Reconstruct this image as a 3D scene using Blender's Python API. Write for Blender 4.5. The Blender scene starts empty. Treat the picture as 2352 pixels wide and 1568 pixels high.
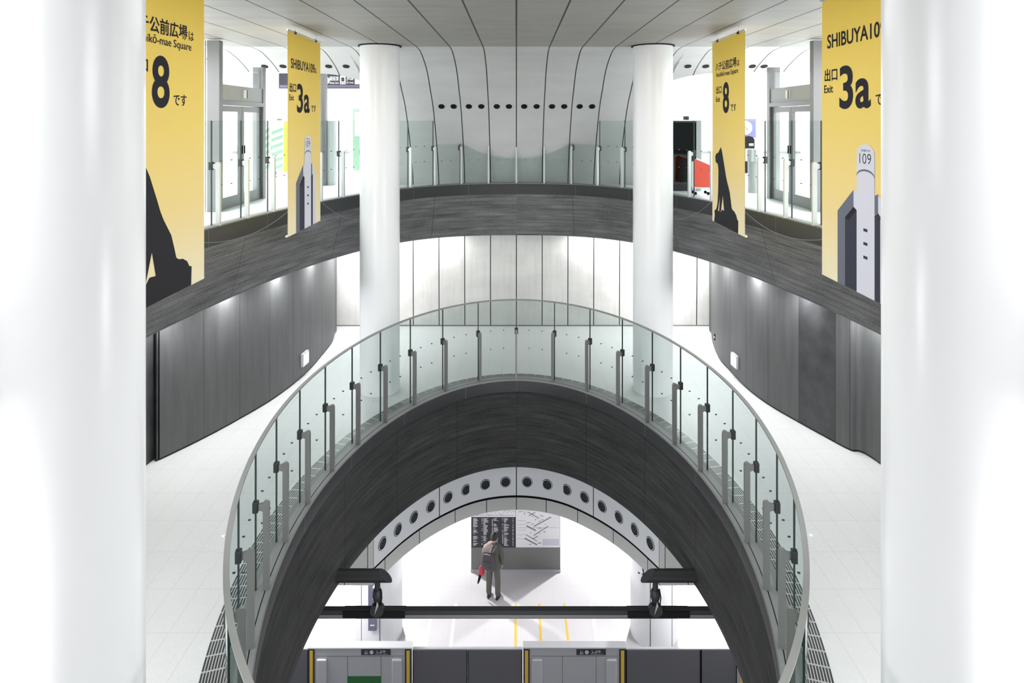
import bpy, bmesh, math, random
from mathutils import Vector, Matrix
random.seed(7)
S = bpy.context.scene
COL = S.collection
PI = math.pi

# ------------------------------------------------------------------ camera
F, CX, HY, EYE = 1420.0, 1186.0, 277.0, 1.65
cam = bpy.data.cameras.new('camera')
cam.sensor_width = 36.0
cam.lens = 36.0 * F / 2352.0
cam.shift_x = -(CX - 1176.0) / 2352.0
cam.shift_y = -(784.0 - HY) / 2352.0
cam.clip_end = 200
co = bpy.data.objects.new('camera', cam)
co.location = (0, 0, EYE)
co.rotation_euler = (PI / 2, 0, 0)
COL.objects.link(co)
S.camera = co

# ------------------------------------------------------------------ world, lights, exposure
W = bpy.data.worlds.new('world')
S.world = W
W.use_nodes = True
W.node_tree.nodes['Background'].inputs['Color'].default_value = (0.95, 0.97, 1.0, 1)
W.node_tree.nodes['Background'].inputs['Strength'].default_value = 0.55
S.view_settings.view_transform = 'Standard'
S.view_settings.look = 'None'
S.view_settings.gamma = 1.0
S.view_settings.use_curve_mapping = False
S.view_settings.exposure = 0.12
S.cycles.max_bounces = 8
S.cycles.transparent_max_bounces = 24
S.cycles.use_denoising = True


def area(name, loc, power, sx, sy, target=None, color=(1, 1, 1), spread=180):
    l = bpy.data.lights.new(name, 'AREA')
    l.shape = 'RECTANGLE'
    l.size, l.size_y = sx, sy
    l.energy = power
    l.color = color
    l.spread = math.radians(spread)
    o = bpy.data.objects.new(name, l)
    o.location = loc
    if target is not None:
        d = Vector(target) - Vector(loc)
        o.rotation_euler = d.to_track_quat('-Z', 'Y').to_euler()
    COL.objects.link(o)
    return o


# hall lamps behind the viewer and to both sides (upper concourse)
for sx in (-1, 1):
    area('hall_lamp', (sx * 6.6, -1.0, 2.9), 520, 4, 3, (sx * 3.0, 4.2, -1.0))
    area('concourse_lamp', (sx * 9.5, 9.0, 3.0), 1300, 5, 8, (sx * 9.5, 9.0, 0))
    area('concourse_lamp', (sx * 7.5, 19.0, 4.6), 1500, 7, 5, (sx * 7.5, 19.0, 0))
    # middle level: lamps under the upper slab
    area('cove_and_fill_light', (sx * 4.1, 14.9, -1.34), 90, 1.2, 1.0, (sx * 4.1, 14.9, -4))
    area('cove_and_fill_light', (sx * 2.2, 15.55, -1.30), 22, 1.6, 0.2, (sx * 2.2, 15.9, -3))
    for yy, xx in ((13.2, 4.22), (11.8, 4.42), (10.6, 4.84), (9.5, 5.38)):
        area('cove_and_fill_light', (sx * xx, yy, -1.30), 32, 0.10, 0.8, (sx * (xx + 0.25), yy + 0.1, -4))
    # platform lamps behind the board
    area('platform_lamp', (sx * 5.1, 20.9, -7.35), 620, 0.3, 0.3, (sx * 2.5, 18, -11.15))
    area('platform_lamp', (sx * 5.4, 13.4, -7.35), 150, 1.0, 1.0, (sx * 3.6, 15.3, -9.8))
for sx in (-1, 1):
    area('cove_and_fill_light', (sx * 5.0, 3.0, -1.30), 240, 1.2, 1.2, (sx * 3.2, 4.0, -4.5))  # added fill, no fixture known here; whitens near columns and floor
area('void_fill', (0, 8.0, 3.08), 165, 3.5, 5, (0, 8.0, -4))  # added fill above the void to brighten the banners, not a ceiling fixture
area('track_fill', (0, 6.3, -5.7), 60, 3, 0.5, (0, 13.5, -8.0))  # added fill below the middle slab, lifts gates, arch band and panels


# ------------------------------------------------------------------ helpers: materials
def mat(name, col, rough=0.5, metal=0.0, spec=0.5, emit=None, estr=0.0):
    m = bpy.data.materials.new(name)
    m.use_nodes = True
    b = m.node_tree.nodes['Principled BSDF']
    b.inputs['Base Color'].default_value = (*col, 1)
    b.inputs['Roughness'].default_value = rough
    b.inputs['Metallic'].default_value = metal
    b.inputs['Specular IOR Level'].default_value = spec
    if emit:
        b.inputs['Emission Color'].default_value = (*emit, 1)
        b.inputs['Emission Strength'].default_value = estr
    return m


class NT:
    """small wrapper to wire nodes"""
    def __init__(s, m):
        s.t = m.node_tree
        s.b = m.node_tree.nodes['Principled BSDF']

    def n(s, typ, **kw):
        x = s.t.nodes.new(typ)
        for k, v in kw.items():
            setattr(x, k, v)
        return x

    def l(s, a, b):
        s.t.links.new(a, b)

    def math(s, op, a, b=None, c=None, clamp=False):
        x = s.n('ShaderNodeMath', operation=op, use_clamp=clamp)
        for i, v in enumerate((a, b, c)):
            if v is None:
                continue
            if isinstance(v, (int, float)):
                x.inputs[i].default_value = v
            else:
                s.l(v, x.inputs[i])
        return x.outputs[0]

    def mix(s, fac, a, b):
        x = s.n('ShaderNodeMix', data_type='RGBA')
        for sock, v in ((x.inputs[0], fac), (x.inputs[6], a), (x.inputs[7], b)):
            if isinstance(v, (int, float)):
                sock.default_value = v
            elif isinstance(v, tuple):
                sock.default_value = (*v, 1) if len(v) == 3 else v
            else:
                s.l(v, sock)
        return x.outputs[2]

    def coords(s, kind='Object'):
        tc = s.n('ShaderNodeTexCoord')
        sp = s.n('ShaderNodeSeparateXYZ')
        s.l(tc.outputs[kind], sp.inputs[0])
        return tc.outputs[kind], sp.outputs[0], sp.outputs[1], sp.outputs[2]

    def noise(s, vec, scale, detail=4, rough=0.6):
        x = s.n('ShaderNodeTexNoise')
        x.inputs['Scale'].default_value = scale
        x.inputs['Detail'].default_value = detail
        x.inputs['Roughness'].default_value = rough
        if vec is not None:
            s.l(vec, x.inputs['Vector'])
        return x.outputs['Fac']

    def vec(s, x, y, z):
        c = s.n('ShaderNodeCombineXYZ')
        for i, v in enumerate((x, y, z)):
            if isinstance(v, (int, float)):
                c.inputs[i].default_value = v
            else:
                s.l(v, c.inputs[i])
        return c.outputs[0]

    def line(s, v, period, width, phase=0.0):
        """1 on thin lines at v = phase + k*period"""
        a = s.math('ADD', v, -phase + period / 2)
        a = s.math('FLOORED_MODULO', a, period)
        a = s.math('SUBTRACT', a, period / 2)
        a = s.math('ABSOLUTE', a)
        return s.math('LESS_THAN', a, width / 2)


def ramp_between(nt, fac, lo, hi):
    x = nt.n('ShaderNodeMapRange')
    nt.l(fac, x.inputs[0])
    x.inputs[1].default_value = lo
    x.inputs[2].default_value = hi
    return x.outputs[0]


M = {}
M['white_paint'] = mat('white_paint', (0.86, 0.87, 0.89), 0.28)
M['dark_metal'] = mat('dark_metal', (0.022, 0.022, 0.025), 0.5)
M['black'] = mat('black', (0.008, 0.008, 0.009), 0.7, spec=0.15)
M['steel'] = mat('steel', (0.62, 0.63, 0.64), 0.32, 0.9)
M['post_steel'] = mat('post_steel', (0.22, 0.22, 0.215), 0.45, 0.35)
M['post_steel_pale'] = mat('post_steel_pale', (0.55, 0.56, 0.57), 0.35, 0.4)
M['kerb_stone'] = mat('kerb_stone', (0.19, 0.195, 0.195), 0.55)
M['cap_dark'] = mat('cap_dark', (0.026, 0.026, 0.028), 0.55)
M['cap_rail'] = mat('cap_rail', (0.24, 0.245, 0.24), 0.45)
M['dark_seal'] = mat('dark_seal', (0.025, 0.035, 0.035), 0.4)
M['frame_steel'] = mat('frame_steel', (0.22, 0.225, 0.23), 0.38, 0.5)
M['ink'] = mat('ink', (0.028, 0.028, 0.035), 0.8, spec=0.1)
M['sign_dark'] = mat('sign_dark', (0.045, 0.042, 0.06), 0.5)
M['sign_violet'] = mat('sign_violet', (0.17, 0.16, 0.24), 0.5)
M['sign_white'] = mat('sign_white', (0.9, 0.9, 0.92), 0.6)
M['map_grey'] = mat('map_grey', (0.22, 0.22, 0.23), 0.7)
M['red'] = mat('red', (0.85, 0.09, 0.055), 0.45)
M['bag_red'] = mat('bag_red', (0.55, 0.035, 0.05), 0.5)
M['yellow'] = mat('yellow', (0.80, 0.55, 0.06), 0.5)
M['floor_yellow'] = mat('floor_yellow', (0.86, 0.52, 0.08), 0.5)
M['floor_white'] = mat('floor_white', (0.93, 0.93, 0.93), 0.4)
M['green'] = mat('green', (0.03, 0.16, 0.05), 0.5)
M['stripe_green'] = mat('stripe_green', (0.22, 0.36, 0.26), 0.6)
M['lilac'] = mat('lilac', (0.11, 0.11, 0.25), 0.5)
M['gate_grey'] = mat('gate_grey', (0.50, 0.51, 0.54), 0.45, 0.1)
M['gate_grey_pale'] = mat('gate_grey_pale', (0.56, 0.57, 0.60), 0.45, 0.1)
M['gate_dark'] = mat('gate_dark', (0.14, 0.14, 0.155), 0.5)
M['band_grey'] = mat('band_grey', (0.78, 0.79, 0.82), 0.6)
M['panel_grey'] = mat('panel_grey', (0.58, 0.58, 0.565), 0.7)
M['board_grey'] = mat('board_grey', (0.20, 0.20, 0.195), 0.5)
M['lamp_white'] = mat('lamp_white', (0.9, 0.9, 0.95), 0.4, emit=(0.95, 0.95, 1.0), estr=1.0)
M['skin'] = mat('skin', (0.55, 0.36, 0.27), 0.55)
M['hair'] = mat('hair', (0.02, 0.018, 0.016), 0.6)
M['jacket'] = mat('jacket', (0.085, 0.088, 0.078), 0.8)
M['trousers'] = mat('trousers', (0.11, 0.10, 0.088), 0.85)
M['shoe'] = mat('shoe', (0.02, 0.02, 0.02), 0.5)
M['pack'] = mat('pack', (0.065, 0.06, 0.07), 0.7)
M['pack_pale'] = mat('pack_pale', (0.3, 0.28, 0.31), 0.6)
M['scarf'] = mat('scarf', (0.50, 0.40, 0.38), 0.9)
M['cloth_blue'] = mat('cloth_blue', (0.28, 0.4, 0.62), 0.8)
M['counter'] = mat('counter', (0.40, 0.42, 0.42), 0.5)
M['banner_grey'] = mat('banner_grey', (0.66, 0.66, 0.74), 0.8, spec=0.1)
M['banner_mid'] = mat('banner_mid', (0.16, 0.17, 0.21), 0.8, spec=0.1)
M['banner_dark'] = mat('banner_dark', (0.052, 0.056, 0.075), 0.8, spec=0.1)
M['banner_deep'] = mat('banner_deep', (0.03, 0.03, 0.034), 0.8, spec=0.1)
M['cream'] = mat('cream', (0.80, 0.67, 0.38), 0.8, spec=0.1)
M['cord'] = mat('cord', (0.25, 0.25, 0.25), 0.7)

# slightly varied white walls
def m_plain(name, col, amp=0.08, scale=3.0, rough=0.5):
    m = mat(name, col, rough)
    t = NT(m)
    v, x, y, z = t.coords()
    f = ramp_between(t, t.noise(v, scale), 0.3, 0.7)
    lo = tuple(c * (1 - amp) for c in col)
    t.l(t.mix(f, lo, col), t.b.inputs['Base Color'])
    return m

M['white_wall'] = m_plain('white_wall', (0.86, 0.87, 0.88))
M['soffit'] = m_plain('soffit', (0.8, 0.8, 0.8))
M['soffit_grey'] = m_plain('soffit_grey', (0.30, 0.30, 0.30))

def m_tiles(name, col, px, py, phx, phy, dark=0.80, w=0.008):
    m = mat(name, col, 0.42)
    t = NT(m)
    v, x, y, z = t.coords()
    a = t.line(x, px, w, phx)
    b = t.line(y, py, w, phy)
    ln = t.math('MAXIMUM', a, b)
    f = ramp_between(t, t.noise(v, 45.0, 3), 0.25, 0.75)
    g = ramp_between(t, t.noise(v, 1.2, 3), 0.3, 0.7)
    fine = t.mix(f, tuple(c * 0.88 for c in col), col)
    fine = t.mix(g, t.mix(0.5, tuple(c * 0.9 for c in col), fine), fine)
    t.l(t.mix(ln, fine, tuple(c * dark for c in col)), t.b.inputs['Base Color'])
    return m

M['tile_mid'] = m_tiles('tile_mid', (0.60, 0.605, 0.61), 0.30, 0.60, 0.0, 0.40)
M['tile_upper'] = m_tiles('tile_upper', (0.80, 0.82, 0.82), 0.30, 0.60, 0.0, 0.0, 0.9)
M['tile_platform'] = m_tiles('tile_platform', (0.70, 0.68, 0.70), 0.45, 0.60, 0.1, 0.2, 0.85)

# ceiling and hull panels: seams every 0.665 m
def m_hull(name, col, streak=True, stain=False):
    m = mat(name, col, 0.55)
    t = NT(m)
    v, x, y, z = t.coords()
    a = t.line(x, 0.665, 0.024)
    b = t.line(y, 4.40, 0.010, 12.36)
    if not streak:
        b = 0.0
    st = t.noise(t.vec(t.math('MULTIPLY', x, 0.55), t.math('MULTIPLY', y, 2.0), z), 1.6, 5)
    f = ramp_between(t, st, 0.32, 0.68)
    g = ramp_between(t, t.noise(v, 30, 3), 0.25, 0.75)
    c = t.mix(f, tuple(q * 0.80 for q in col), col)
    c = t.mix(t.math('MULTIPLY', g, 0.5), c, tuple(q * 0.9 for q in col))
    if streak:      # the curved wall past the seam is paler grey than the brownish ceiling
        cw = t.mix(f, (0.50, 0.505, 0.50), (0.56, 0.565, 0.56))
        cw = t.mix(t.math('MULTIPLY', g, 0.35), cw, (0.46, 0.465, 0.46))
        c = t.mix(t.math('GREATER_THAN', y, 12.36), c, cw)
    if stain:
        vs = t.noise(t.vec(t.math('MULTIPLY', x, 9.0), y, t.math('MULTIPLY', z, 0.8)), 1.0, 5, 0.7)
        c = t.mix(t.math('MULTIPLY', ramp_between(t, vs, 0.45, 0.8), 0.45), c, tuple(q * 0.6 for q in col))
        lowz = ramp_between(t, t.math('ADD', z, t.math('MULTIPLY', t.noise(v, 3.5, 5, 0.7), 1.1)), -2.3, -3.3)
        c = t.mix(t.math('MULTIPLY', lowz, 0.35), c, (0.36, 0.36, 0.34))
    c = t.mix(b, c, tuple(q * 0.45 for q in col))
    c = t.mix(a, c, (0.015, 0.015, 0.016))
    t.l(c, t.b.inputs['Base Color'])
    return m

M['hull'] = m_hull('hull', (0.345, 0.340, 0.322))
M['hull_low'] = m_hull('hull_low', (0.70, 0.70, 0.68), False, True)

# board marked dark concrete, uv: u along the rim, v = height
def m_board(name, base, joint, phase):
    m = mat(name, base, 0.75, spec=0.25)
    t = NT(m)
    tc = t.n('ShaderNodeUVMap')
    sp = t.n('ShaderNodeSeparateXYZ')
    t.l(tc.outputs[0], sp.inputs[0])
    u, v = sp.outputs[0], sp.outputs[1]
    board = 0.092
    row = t.math('FLOOR', t.math('DIVIDE', v, board))
    st = t.noise(t.vec(t.math('MULTIPLY', u, 0.9), t.math('MULTIPLY', v, 20.0), row), 1.0, 6, 0.75)
    big = t.noise(t.vec(t.math('ADD', t.math('MULTIPLY', u, 0.35), t.math('MULTIPLY', row, 3.71)), row, 0.0), 2.0, 2)
    gr = t.noise(t.vec(t.math('MULTIPLY', u, 18), t.math('MULTIPLY', v, 60.0), 0.0), 1.0, 2)
    f = t.math('ADD', t.math('MULTIPLY', st, 0.6), t.math('MULTIPLY', big, 0.5))
    f = t.math('ADD', f, t.math('MULTIPLY', gr, 0.25))
    f = ramp_between(t, f, 0.50, 0.85)
    c = t.mix(f, tuple(q * 0.38 for q in base), tuple(q * 1.75 for q in base))
    rl = t.line(v, board, 0.007)
    c = t.mix(t.math('MULTIPLY', rl, 0.75), c, tuple(q * 0.28 for q in base))
    fl = t.line(v, board / 3, 0.009)
    c = t.mix(t.math('MULTIPLY', fl, 0.40), c, tuple(q * 0.3 for q in base))
    jl = t.line(u, joint, 0.014, phase)
    c = t.mix(t.math('MULTIPLY', jl, 0.7), c, tuple(q * 0.3 for q in base))
    t.l(c, t.b.inputs['Base Color'])
    bp = t.n('ShaderNodeBump')
    bp.inputs['Strength'].default_value = 0.35
    bp.inputs['Distance'].default_value = 0.01
    t.l(f, bp.inputs['Height'])
    t.l(bp.outputs[0], t.b.inputs['Normal'])
    return m

M['board_upper'] = m_board('board_upper', (0.15, 0.15, 0.152), 2.84, 1.42)
M['board_mid'] = m_board('board_mid', (0.040, 0.040, 0.041), 1.5, 0.0)

# dark steel wall panels
def m_steelwall():
    m = mat('steel_wall', (0.15, 0.155, 0.16), 0.5)
    t = NT(m)
    v, x, y, z = t.coords()
    f = ramp_between(t, t.noise(t.vec(t.math('MULTIPLY', x, 6), t.math('MULTIPLY', y, 6), t.math('MULTIPLY', z, 0.6)), 1.5, 4), 0.3, 0.7)
    g = ramp_between(t, t.noise(v, 70, 2), 0.2, 0.8)
    c = t.mix(f, (0.062, 0.064, 0.067), (0.092, 0.094, 0.097))
    c = t.mix(t.math('MULTIPLY', g, 0.35), c, (0.055, 0.055, 0.058))
    t.l(c, t.b.inputs['Base Color'])
    return m

M['steel_wall'] = m_steelwall()
M['steel_wall_dark'] = m_plain('steel_wall_dark', (0.052, 0.052, 0.056), 0.6, 2.5, 0.42)

def m_cap():
    m = mat('cap_stone', (0.030, 0.030, 0.033), 0.55)
    t = NT(m)
    tc = t.n('ShaderNodeUVMap')
    sp = t.n('ShaderNodeSeparateXYZ')
    t.l(tc.outputs[0], sp.inputs[0])
    v, x, y, z = t.coords()
    f = ramp_between(t, t.noise(v, 40, 3), 0.3, 0.7)
    c = t.mix(f, (0.026, 0.026, 0.029), (0.040, 0.040, 0.044))
    t.l(t.mix(t.line(sp.outputs[0], 1.5, 0.014), c, (0.09, 0.09, 0.095)), t.b.inputs['Base Color'])
    return m

M['cap_dark'] = m_cap()

# slotted drain grating, uv: u along, v across (m)
def m_grate():
    m = mat('grate', (0.3, 0.3, 0.3), 0.4, 0.3)
    t = NT(m)
    tc = t.n('ShaderNodeUVMap')
    sp = t.n('ShaderNodeSeparateXYZ')
    t.l(tc.outputs[0], sp.inputs[0])
    a = t.line(sp.outputs[1], 0.028, 0.011)
    b = t.line(sp.outputs[0], 0.18, 0.018)
    t.l(t.mix(t.math('MAXIMUM', a, b), (0.012, 0.012, 0.013), (0.36, 0.37, 0.37)), t.b.inputs['Base Color'])
    return m

M['grate'] = m_grate()

# thin glass: tinted transparency plus mirror reflection
def m_glass(name, tint, refl=1.0):
    m = bpy.data.materials.new(name)
    m.use_nodes = True
    t = m.node_tree
    for n in list(t.nodes):
        t.nodes.remove(n)
    out = t.nodes.new('ShaderNodeOutputMaterial')
    tr = t.nodes.new('ShaderNodeBsdfTransparent')
    g0 = t.nodes.new('ShaderNodeNewGeometry')
    dt = t.nodes.new('ShaderNodeVectorMath')
    dt.operation = 'DOT_PRODUCT'
    t.links.new(g0.outputs['Incoming'], dt.inputs[0])
    t.links.new(g0.outputs['Normal'], dt.inputs[1])
    def mth(op, a, b):
        q = t.nodes.new('ShaderNodeMath')
        q.operation = op
        for i, v in enumerate((a, b)):
            if isinstance(v, (int, float)):
                q.inputs[i].default_value = v
            else:
                t.links.new(v, q.inputs[i])
        return q.outputs[0]
    c2 = mth('MULTIPLY', dt.outputs['Value'], dt.outputs['Value'])
    s2 = mth('DIVIDE', mth('SUBTRACT', 1.0, c2), 2.25)
    path = mth('POWER', mth('SUBTRACT', 1.0, s2), -0.5)
    cc = t.nodes.new('ShaderNodeCombineColor')
    for i in range(3):
        t.links.new(mth('POWER', tint[i], path), cc.inputs[i])
    t.links.new(cc.outputs[0], tr.inputs[0])
    gl = t.nodes.new('ShaderNodeBsdfGlossy')
    gl.inputs['Roughness'].default_value = 0.0
    gl.inputs[0].default_value = (0.95, 1.0, 0.98, 1)
    fr = t.nodes.new('ShaderNodeFresnel')
    fr.inputs[0].default_value = 1.45
    ml = t.nodes.new('ShaderNodeMath')
    ml.operation = 'MULTIPLY'
    ml.use_clamp = True
    ml.inputs[1].default_value = refl
    mx = t.nodes.new('ShaderNodeMixShader')
    ge = t.nodes.new('ShaderNodeNewGeometry')
    fl = t.nodes.new('ShaderNodeMath')
    fl.operation = 'SUBTRACT'
    fl.inputs[0].default_value = 1.0
    t.links.new(ge.outputs['Backfacing'], fl.inputs[1])
    m2 = t.nodes.new('ShaderNodeMath')
    m2.operation = 'MULTIPLY'
    t.links.new(fr.outputs[0], ml.inputs[0])
    t.links.new(ml.outputs[0], m2.inputs[0])
    t.links.new(fl.outputs[0], m2.inputs[1])
    t.links.new(m2.outputs[0], mx.inputs[0])
    t.links.new(tr.outputs[0], mx.inputs[1])
    t.links.new(gl.outputs[0], mx.inputs[2])
    t.links.new(mx.outputs[0], out.inputs[0])
    return m

M['glass'] = m_glass('glass', (0.855, 0.888, 0.88), 1.8)
M['glass_upper'] = m_glass('glass_upper', (0.92, 0.95, 0.94))
M['glass_clear'] = m_glass('glass_clear', (0.95, 0.96, 0.96))
M['glass_smoked'] = m_glass('glass_smoked', (0.25, 0.26, 0.27))

# banner cloth: printed yellow fading to cream towards the foot (print, in local height)
def m_banner():
    m = mat('banner_cloth', (0.8, 0.6, 0.15), 0.85, spec=0.1)
    t = NT(m)
    v, x, y, z = t.coords()
    h = t.math('DIVIDE', z, -3.18)
    r = t.n('ShaderNodeValToRGB')
    e = r.color_ramp.elements
    e[0].position = 0.0
    e[0].color = (0.93, 0.655, 0.115, 1)  # top yellow also lightened to make up for weaker light there
    e[1].position = 1.0
    e[1].color = (0.87, 0.79, 0.56, 1)
    k = e.new(0.45)
    k.color = (0.85, 0.64, 0.18, 1)
    k = e.new(0.72)
    k.color = (0.86, 0.67, 0.29, 1)
    t.l(h, r.inputs[0])
    wv = t.noise(t.vec(t.math('MULTIPLY', x, 60), 0.0, t.math('MULTIPLY', z, 60)), 1.0, 2)
    t.l(t.mix(t.math('MULTIPLY', wv, 0.12), r.outputs[0], (0.5, 0.4, 0.2)), t.b.inputs['Base Color'])
    return m

M['banner_cloth'] = m_banner()


# ------------------------------------------------------------------ helpers: objects
def tag(o, label=None, cat=None, group=None, kind=None):
    if label:
        o['label'] = label
    if cat:
        o['category'] = cat
    if group:
        o['group'] = group
    if kind:
        o['kind'] = kind
    return o


def thing(name, label, cat, loc=(0, 0, 0), rz=0.0, group=None):
    o = bpy.data.objects.new(name, None)
    o.empty_display_size = 0.2
    o.location = loc
    o.rotation_euler = (0, 0, rz)
    COL.objects.link(o)
    return tag(o, label, cat, group)


class MB:
    """collects geometry; build() links it as one mesh object"""
    def __init__(s):
        s.v, s.f, s.mi, s.uv = [], [], [], []
        s.smooth = []

    def face(s, pts, mi=0, uv=None, smooth=False):
        i = len(s.v)
        s.v += [tuple(p) for p in pts]
        s.f.append(list(range(i, i + len(pts))))
        s.mi.append(mi)
        s.uv.append(uv)
        s.smooth.append(smooth)
        return s

    def box(s, x0, x1, y0, y1, z0, z1, mi=0):
        p = [(x, y, z) for z in (z0, z1) for y in (y0, y1) for x in (x0, x1)]
        for q in ((0, 2, 3, 1), (4, 5, 7, 6), (0, 1, 5, 4), (2, 6, 7, 3), (0, 4, 6, 2), (1, 3, 7, 5)):
            s.face([p[i] for i in q], mi)
        return s

    def strip(s, A, B, mi=0, closed=False, smooth=True, uva=None, uvb=None):
        """quads between two equally long polylines sharing vertices"""
        n = len(A)
        i = len(s.v)
        s.v += [tuple(p) for p in A] + [tuple(p) for p in B]
        for k in range(n if closed else n - 1):
            j = (k + 1) % n
            s.f.append([i + k, i + j, i + n + j, i + n + k])
            s.mi.append(mi)
            s.smooth.append(smooth)
            if uva:
                j2 = k + 1
                s.uv.append([uva[k], uva[j2], uvb[j2], uvb[k]])
            else:
                s.uv.append(None)
        return s

    def prism(s, poly, axis, a, b, mi=0):
        """poly of 2D points extruded along an axis between a and b"""
        def P(p, t):
            return {'x': (t, p[0], p[1]), 'y': (p[0], t, p[1]), 'z': (p[0], p[1], t)}[axis]
        s.face([P(p, a) for p in poly], mi)
        s.face([P(p, b) for p in reversed(poly)], mi)
        n = len(poly)
        for k in range(n):
            p, q = poly[k], poly[(k + 1) % n]
            s.face([P(p, a), P(p, b), P(q, b), P(q, a)], mi)
        return s

    def lathe(s, prof, cx=0, cy=0, n=32, mi=0, cap=True):
        rings = []
        for r, z in prof:
            rings.append([(cx + r * math.cos(2 * PI * k / n), cy + r * math.sin(2 * PI * k / n), z) for k in range(n)])
        i = len(s.v)
        for r in rings:
            s.v += r
        for a in range(len(rings) - 1):
            for k in range(n):
                j = (k + 1) % n
                s.f.append([i + a * n + k, i + a * n + j, i + (a + 1) * n + j, i + (a + 1) * n + k])
                s.mi.append(mi)
                s.uv.append(None)
                s.smooth.append(True)
        if cap:
            for base, rev in ((i, True), (i + (len(rings) - 1) * n, False)):
                idx = [base + k for k in range(n)]
                s.f.append(idx[::-1] if rev else idx)
                s.mi.append(mi)
                s.uv.append(None)
                s.smooth.append(False)
        return s

    def tube(s, pts, r, n=8, mi=0):
        pts = [Vector(p) for p in pts]
        rings = []
        for k, p in enumerate(pts):
            d = (pts[min(k + 1, len(pts) - 1)] - pts[max(k - 1, 0)]).normalized()
            up = Vector((0, 0, 1)) if abs(d.z) < 0.9 else Vector((1, 0, 0))
            a = d.cross(up).normalized()
            b = d.cross(a).normalized()
            rr = r[k] if isinstance(r, (list, tuple)) else r
            rings.append([p + a * rr * math.cos(2 * PI * j / n) + b * rr * math.sin(2 * PI * j / n) for j in range(n)])
        i = len(s.v)
        for q in rings:
            s.v += [tuple(p) for p in q]
        for a in range(len(rings) - 1):
            for k in range(n):
                j = (k + 1) % n
                s.f.append([i + a * n + k, i + a * n + j, i + (a + 1) * n + j, i + (a + 1) * n + k])
                s.mi.append(mi)
                s.uv.append(None)
                s.smooth.append(True)
        for base in (i, i + (len(rings) - 1) * n):
            s.f.append([base + k for k in range(n)])
            s.mi.append(mi)
            s.uv.append(None)
            s.smooth.append(False)
        return s

    def build(s, name, mats, parent=None, bevel=0.0, merge=True):
        if not isinstance(mats, (list, tuple)):
            mats = [mats]
        me = bpy.data.meshes.new(name)
        me.from_pydata(s.v, [], s.f)
        for m in mats:
            me.materials.append(m)
        me.polygons.foreach_set('material_index', s.mi)
        me.polygons.foreach_set('use_smooth', s.smooth)
        if any(u is not None for u in s.uv):
            ul = me.uv_layers.new(name='UVMap')
            li = 0
            for f, u in zip(s.f, s.uv):
                for k in range(len(f)):
                    if u is not None:
                        ul.data[li].uv = u[k]
                    li += 1
        bm = bmesh.new()
        bm.from_mesh(me)
        if merge:
            bmesh.ops.remove_doubles(bm, verts=bm.verts, dist=1e-5)
        bmesh.ops.recalc_face_normals(bm, faces=bm.faces)
        if bevel:
            ed = [e for e in bm.edges if len(e.link_faces) == 2 and e.calc_face_angle(0) > 0.5]
            bmesh.ops.bevel(bm, geom=ed, offset=bevel, segments=2, affect='EDGES', profile=0.5)
        bm.to_mesh(me)
        bm.free()
        if any(s.smooth):
            me.set_sharp_from_angle(angle=math.radians(38))
        o = bpy.data.objects.new(name, me)
        COL.objects.link(o)
        if parent:
            o.parent = parent
        return o


def dup(o, parent=None):
    c = o.copy()
    COL.objects.link(c)
    c.parent = parent
    for ch in list(o.children):
        dup(ch, c)
    return c


def struct(o):
    return tag(o, kind='structure')


TXT_CACHE = {}


def text_mesh(body, bold=0.0):
    k = (body, bold)
    if k not in TXT_CACHE:
        c = bpy.data.curves.new('lettering', 'FONT')
        c.body = body
        c.offset = bold
        c.resolution_u = 3 if len(body) > 2 else 10
        o = bpy.data.objects.new('lettering', c)
        COL.objects.link(o)
        dg = bpy.context.evaluated_depsgraph_get()
        me = bpy.data.meshes.new_from_object(o.evaluated_get(dg))
        xs = [v.co.x for v in me.vertices]
        ys = [v.co.y for v in me.vertices]
        TXT_CACHE[k] = (me, min(xs), max(xs), min(ys), max(ys))
        bpy.data.objects.remove(o)
    return TXT_CACHE[k]


def text(body, u0, u1, z0, z1, y, m, parent, name='lettering', bold=0.0):
    """text stretched into a rectangle of the parent's local XZ plane, facing local -Y"""
    me, x0, x1, y0, y1 = text_mesh(body, bold)
    n = me.copy()
    for v in n.vertices:
        a = u0 + (v.co.x - x0) / (x1 - x0) * (u1 - u0)
        b = z0 + (v.co.y - y0) / (y1 - y0) * (z1 - z0)
        v.co = (a, y, b)
    n.materials.clear()
    n.materials.append(m)
    o = bpy.data.objects.new(name, n)
    COL.objects.link(o)
    o.parent = parent
    return o


def unproj(px, py, z):
    s = (py - HY) / (EYE - z)
    return ((px - CX) / s, F / s)


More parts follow.
